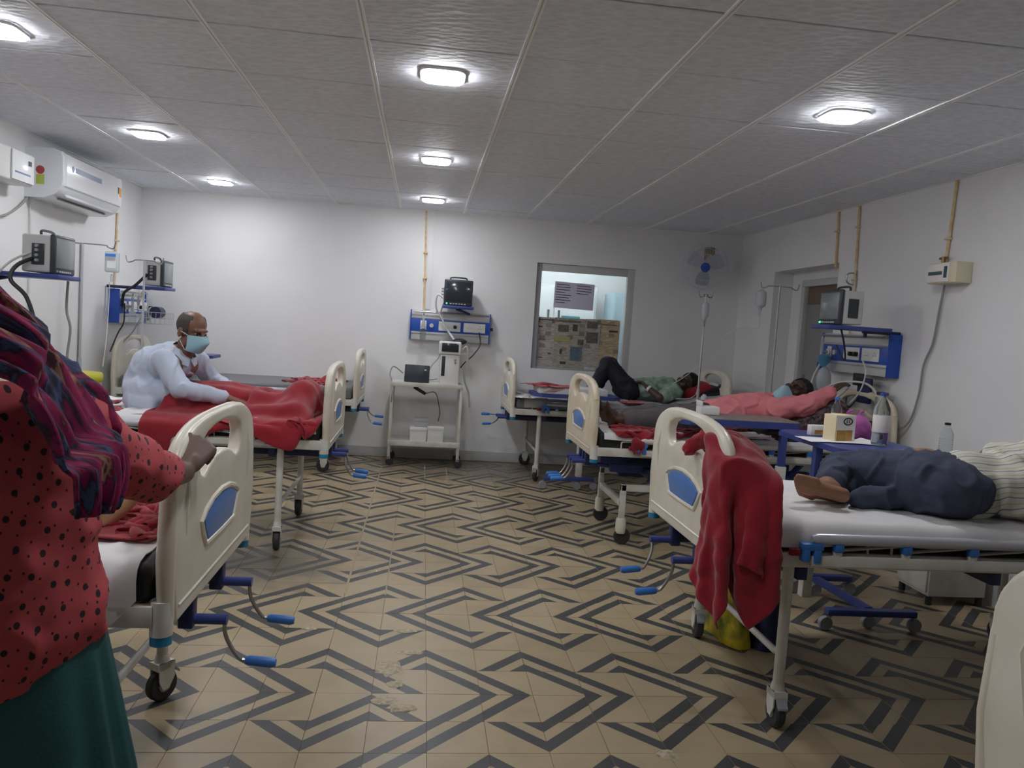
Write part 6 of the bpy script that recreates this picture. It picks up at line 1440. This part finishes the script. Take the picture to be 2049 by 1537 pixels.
        Q = np.where(HIT[0], P - (P - Q) * (1 - friction), Q)
    o_ = np.array(cloc if cloc is not None else [P[..., 0].mean(), P[..., 1].mean(), P[..., 2].min()])
    gu = np.gradient(P, axis=0); gv = np.gradient(P, axis=1); N_ = np.cross(gu, gv); N_ /= np.linalg.norm(N_, axis=-1, keepdims=True) + 1e-9
    wr_ = np.array([[(1 - min(1, abs(mnoise.noise((i * h * 9 + seed, j * h * 14, P[i, j, 2] * 3))) * 4)) - .3 for j in range(k)] for i in range(n)])
    P = P + N_ * (wr_ * wrinkle)[..., None]
    V = (P - o_).reshape(-1, 3).tolist(); F = [(i * k + j, (i + 1) * k + j, (i + 1) * k + j + 1, i * k + j + 1) for i in range(n - 1) for j in range(k - 1)]
    me = bpy.data.meshes.new(name); me.from_pydata(V, [], F); me.materials.append(MATS[m]); smooth_all(me)
    o = obj_from_mesh(name, me, None, tuple(o_))
    md = o.modifiers.new('soft', 'SMOOTH'); md.factor = .4; md.iterations = 2
    md = o.modifiers.new('thick', 'SOLIDIFY'); md.thickness = thick; md.offset = 0
    if sub: md = o.modifiers.new('sub', 'SUBSURF'); md.levels = sub; md.render_levels = sub
    return tag(o, label, cat, group)
def grid0(n, k, h, c, rot=0.0, squash=(1, 1), jitter=.01, seed=0, zamp=.0, zfreq=3.0, tilt=(0, 0)):
    r = np.random.RandomState(seed); X, Y = np.meshgrid((np.arange(n) - (n - 1) / 2) * h, (np.arange(k) - (k - 1) / 2) * h, indexing='ij')
    Zz = zamp * np.sin(X * zfreq * 6.28 + 1.3 * np.sin(Y * 7 + seed)) * np.cos(Y * zfreq * 5 + seed) + jitter * r.randn(n, k)
    Zz = Zz + X * tilt[0] + Y * tilt[1]
    X = X * squash[0]; Y = Y * squash[1]
    c_, s_ = math.cos(rot), math.sin(rot)
    return np.stack([c[0] + X * c_ - Y * s_, c[1] + X * s_ + Y * c_, c[2] + Zz], -1)
def mattress_box(k, top=.757, grow=.006):
    (x, y), a = BED[k]
    x0, x1 = (x + .05, x + 2.0) if a == 0 else (x - 2.0, x - .05)
    return ('bed', (x0 - grow, y - .43 - grow, .45), (x1 + grow, y + .43 + grow, top))
def panel_box(k, g=.008):
    (x, y), a = BED[k]; x0, x1 = (x, x + .045) if a == 0 else (x - .045, x)
    return ('box', (x0 - g, y - .432, .56), (x1 + g, y + .432, 1.0))
def rails(k):
    (x, y), a = BED[k]; s_ = 1 if a == 0 else -1; return [('cap', (x + s_ * .3, y + q * .462, .70), (x + s_ * 1.8, y + q * .462, .70), .03) for q in (-1, 1)]

# hung over the near shoulder of the R1 foot panel
n = 60; h = .80 / (n - 1)
P0 = grid0(n, n, h, (1.18, 2.60, 1.14), rot=.70, squash=(.70, .70), jitter=.012, seed=4, zamp=.06, zfreq=1.6)
mid = [(i, j) for i in range(21, 38) for j in range(23, 36)]
for (i, j) in mid: P0[i, j] = (1.155 + (j - 29) * .0195, 2.64 + (i - 29) * .012 + .004 * math.sin(j * .9), 1.018 + (i - 29) * .005 - (abs(j - 27) / 6) ** 1.6 * .055 + .008 * math.sin(i * .55 + j * .6))
cloth('blanket', P0, h, [panel_box('R1'), mattress_box('R1'), ('cap', (1.087, 2.60, .93), (1.087, 2.75, 1.04), .032), ('cap', (1.087, 2.75, 1.04), (1.087, 3.0, 1.068), .032), ('cap', (1.087, 2.575, .6), (1.087, 2.60, .93), .03), ('box', (1.08, 2.545, .57), (3.0, 3.45, .66)), ('cap', (1.34, 2.595, .1), (1.34, 2.595, .62), .03), ('cap', (1.20, 2.58, .82), (1.33, 2.56, .86), .105), ('cap', (1.05, 2.56, .74), (1.05, 2.60, .88), .035), ('cap', (1.15, 2.52, .62), (1.25, 2.52, .70), .05)] + rails('R1')[:1],
      'red blanket hung over the end panel of the near right bed', steps=150, pins=mid, cloc=(1.09, 2.6, .75), selfr=.026, wrinkle=.014)
bk_ = [o for o in bpy.data.objects if o.get('label') == 'red blanket hung over the end panel of the near right bed'][0]
o_ = flesh('blanket_corner', [('c', (1.10, 2.80, 1.02), .030, (1.07, 2.865, .985), .034), ('c', (1.07, 2.865, .985), .034, (1.035, 2.875, .955), .026), ('c', (1.10, 2.80, 1.02), .03, (1.13, 2.72, .99), .05)], 'blanket', bk_, .007, 3, fold=.008, fs=20)
# over the seated man's legs
n, k = 58, 36; h = .0255
P0 = grid0(n, k, h, (-1.0, 4.86, 1.04), rot=.05, squash=(.62, .86), jitter=.016, seed=2, zamp=.07, zfreq=1.7)
cloth('blanket', P0, h, [mattress_box('L2'), ('box', (-.545, 4.54, .5), (-.45, 5.41, 1.0)), ('cap', (-1.6, 4.86, .825), (-1.16, 4.85, .832), .082), ('cap', (-1.16, 4.85, .835), (-.80, 4.90, .80), .07), ('cap', (-1.6, 5.04, .825), (-1.16, 5.06, .84), .082), ('cap', (-1.16, 5.06, .84), (-.78, 5.03, .80), .07), ('cap', (-.78, 4.90, .80), (-.72, 4.91, .87), .095), ('cap', (-.76, 5.03, .80), (-.70, 5.03, .87), .095), ('cap', (-1.0, 4.72, .76), (-.7, 4.70, .80), .05), ('cap', (-1.66, 4.95, .85), (-1.60, 4.95, 1.0), .17)] + rails('L2'),
      "red blanket over the seated man's legs", steps=120, selfr=.022)
# heaps
def heap(k_, c, label, size=.9, n=44, sq=(.38, .42), seed=1, zamp=.10, extra=(), steps=130, rot=.3, h0=.14, **kw):
    h = size / (n - 1)
    P0 = grid0(n, n, h, (c[0], c[1], c[2] + h0), rot=rot, squash=sq, jitter=.014, seed=seed, zamp=zamp, zfreq=1.7)
    return cloth('blanket', P0, h, [mattress_box(k_)] + list(extra), label, steps=steps, **kw)
heap('L3', (-.80, 7.36, .76), 'red blanket heaped against the end panel of the back left bed', .95, seed=6, sq=(.42, .40), rot=-.2, extra=[('box', (-.60, 6.9, .5), (-.5, 7.8, 1.1)), ('cap', (-.70, 7.26, .80), (-.66, 7.42, .87), .10), ('cap', (-.85, 7.30, .76), (-.80, 7.36, .78), .06)], h0=.30, zamp=.13)
heap('L1', (-.79, 2.46, .76), 'red blanket bunched at the foot of the bed the woman grips', 1.35, n=54, seed=9, sq=(.26, .38), rot=.2, h0=.22, zamp=.14, extra=[('box', (-.63, 1.9, .5), (-.55, 2.8, 1.0)), ('cap', (-1.24, 2.20, .85), (-.80, 2.23, .83), .06), ('cap', (-1.25, 2.46, .83), (-.86, 2.48, .82), .06)])
heap('L2', (-1.90, 4.86, .76), 'red blanket end behind the seated man', .55, n=34, seed=12, sq=(.6, .7), zamp=.05, rot=.1, h0=.08, extra=[('cap', (-1.66, 4.95, .85), (-1.60, 4.95, 1.0), .17)])
heap('R2', (1.62, 4.98, .76), 'flat red blanket along the near side of the ivory bed', .8, n=40, seed=15, sq=(.85, .30), zamp=.03, rot=.0, h0=.05, extra=[('cap', (1.95, 5.15, .83), (1.62, 5.11, .825), .095), ('cap', (1.62, 5.11, .825), (1.40, 5.13, .805), .075), ('cap', (1.4, 5.13, .80), (1.30, 5.13, .88), .05), ('box', (1.0, 4.7, .5), (1.15, 5.8, 1.1))])
def small_cloth(label, c, size, floor, seed, sq=(.5, .5), m='blanket', cat='cloth', zamp=.05, n=26, group=None, name='cloth_heap'):
    h = size / (n - 1); P0 = grid0(n, n, h, (c[0], c[1], floor + .09), rot=.4, squash=sq, jitter=.01, seed=seed, zamp=zamp, zfreq=2.0)
    return cloth(name, P0, h, [], label, m=m, steps=90, floor=floor, cat=cat, group=group, thick=.005)
small_cloth('small red cloth bunched on the flat white box', (1.10, 6.68), .44, .893, 21, (.42, .40), zamp=.10)
small_cloth('white towel bundle at the foot corner of the window bed', (.95, 6.97), .40, .757, 23, (.34, .38), 'sheet', zamp=.10)
small_cloth('red cloth at the near edge of the window bed sheet', (1.95, 6.98), .28, .76, 25, (.6, .4))
small_cloth('crumpled white cloth beside the legs of the pink shirted patient', (2.18, 4.98), .34, .757, 27, (.5, .5), 'sheet', zamp=.06)
# ------------------------------------------------------------------ pillows and raised back rests
def pillow(label, c, size, rot, m, seed=0, name='pillow', cat='pillow'):
    mb = MB(); V = []; F = []; n = 18
    for s_ in (1, -1):
        for i in range(n + 1):
            for j in range(n + 1):
                u, v = i / n * 2 - 1, j / n * 2 - 1; t_ = ((1 - u ** 4) * (1 - v ** 4)) ** .55
                z = s_ * (size[2] / 2 * t_ + .006 * t_ * mnoise.noise((u * 3 + seed, v * 3, s_)))
                V.append((u * size[0] / 2 * (1 - .06 * v * v), v * size[1] / 2 * (1 - .06 * u * u), z))
    N = (n + 1) ** 2
    for i in range(n):
        for j in range(n):
            q = i * (n + 1) + j; F.append((q, q + n + 1, q + n + 2, q + 1)); F.append((N + q, N + q + 1, N + q + n + 2, N + q + n + 1))
    o = mb.add(V, F).build(name, m, loc=c, sharp=180); o.rotation_euler = rot; return tag(o, label, cat)
pillow('black pillow behind the head of the man with raised knees', (2.80, 7.34, .855), (.36, .46, .15), (0, -.28, 0), 'black_plastic', 1)
pillow('red blanket roll under the head of the man with raised knees', (2.655, 7.34, .865), (.30, .34, .16), (0, -.45, 0), 'blanket', 2, 'blanket_roll', 'blanket')
pillow('dark patterned pillow under the pink shirted patient', (2.70, 5.20, .895), (.46, .52, .20), (0, -.45, 0), 'pattern_dark', 3)
pillow('dark red cushion below the patterned pillow', (2.66, 4.93, .80), (.5, .2, .09), (0, -.1, 0), 'blanket_lining', 6, 'cushion', 'cushion')
pillow('white pillow under the head of the striped shirt patient', (2.96, 2.93, .80), (.34, .5, .12), (0, 0, 0), 'sheet', 4)
pillow('white pillow at the head of the bed the woman grips', (-2.42, 2.345, .80), (.34, .5, .12), (0, 0, 0), 'sheet', 5)
def wedge(label, x0, x1, yc, w, z0, z1, m='sheet_grey'):
    V = []; F = []; nx, ny = 24, 16
    for i in range(nx + 1):
        for j in range(ny + 1):
            u, v = i / nx, j / ny; V.append((x0 + (x1 - x0) * u - (x0 + x1) / 2, (v - .5) * w, z0 + (z1 - z0) * u + .008 * mnoise.noise((u * 6, v * 6, 1.5))))
    N = len(V); V += [(a, b, c - .045 if c - .045 > z0 - .03 else c - .03) for a, b, c in V]
    for i in range(nx):
        for j in range(ny):
            q = i * (ny + 1) + j; F.append((q, q + ny + 1, q + ny + 2, q + 1)); F.append((N + q, N + q + 1, N + q + ny + 2, N + q + ny + 1))
    for i in range(nx): 
        for j in (0, ny): q = i * (ny + 1) + j; F.append((q, N + q, N + q + ny + 1, q + ny + 1))
    for j in range(ny):
        for i in (0, nx): q = i * (ny + 1) + j; F.append((q, q + 1, N + q + 1, N + q))
    o = MB().add(V, F).build('back_rest', m, loc=((x0 + x1) / 2, yc, 0), sharp=50); return tag(o, label, 'back rest')
wedge('grey sheeted raised back rest of the window bed', 2.32, 2.83, 7.345, .84, .765, .865)
wedge('raised back rest of the ivory bed', 2.34, 3.05, 5.24, .84, .765, .90, 'rexine_black')
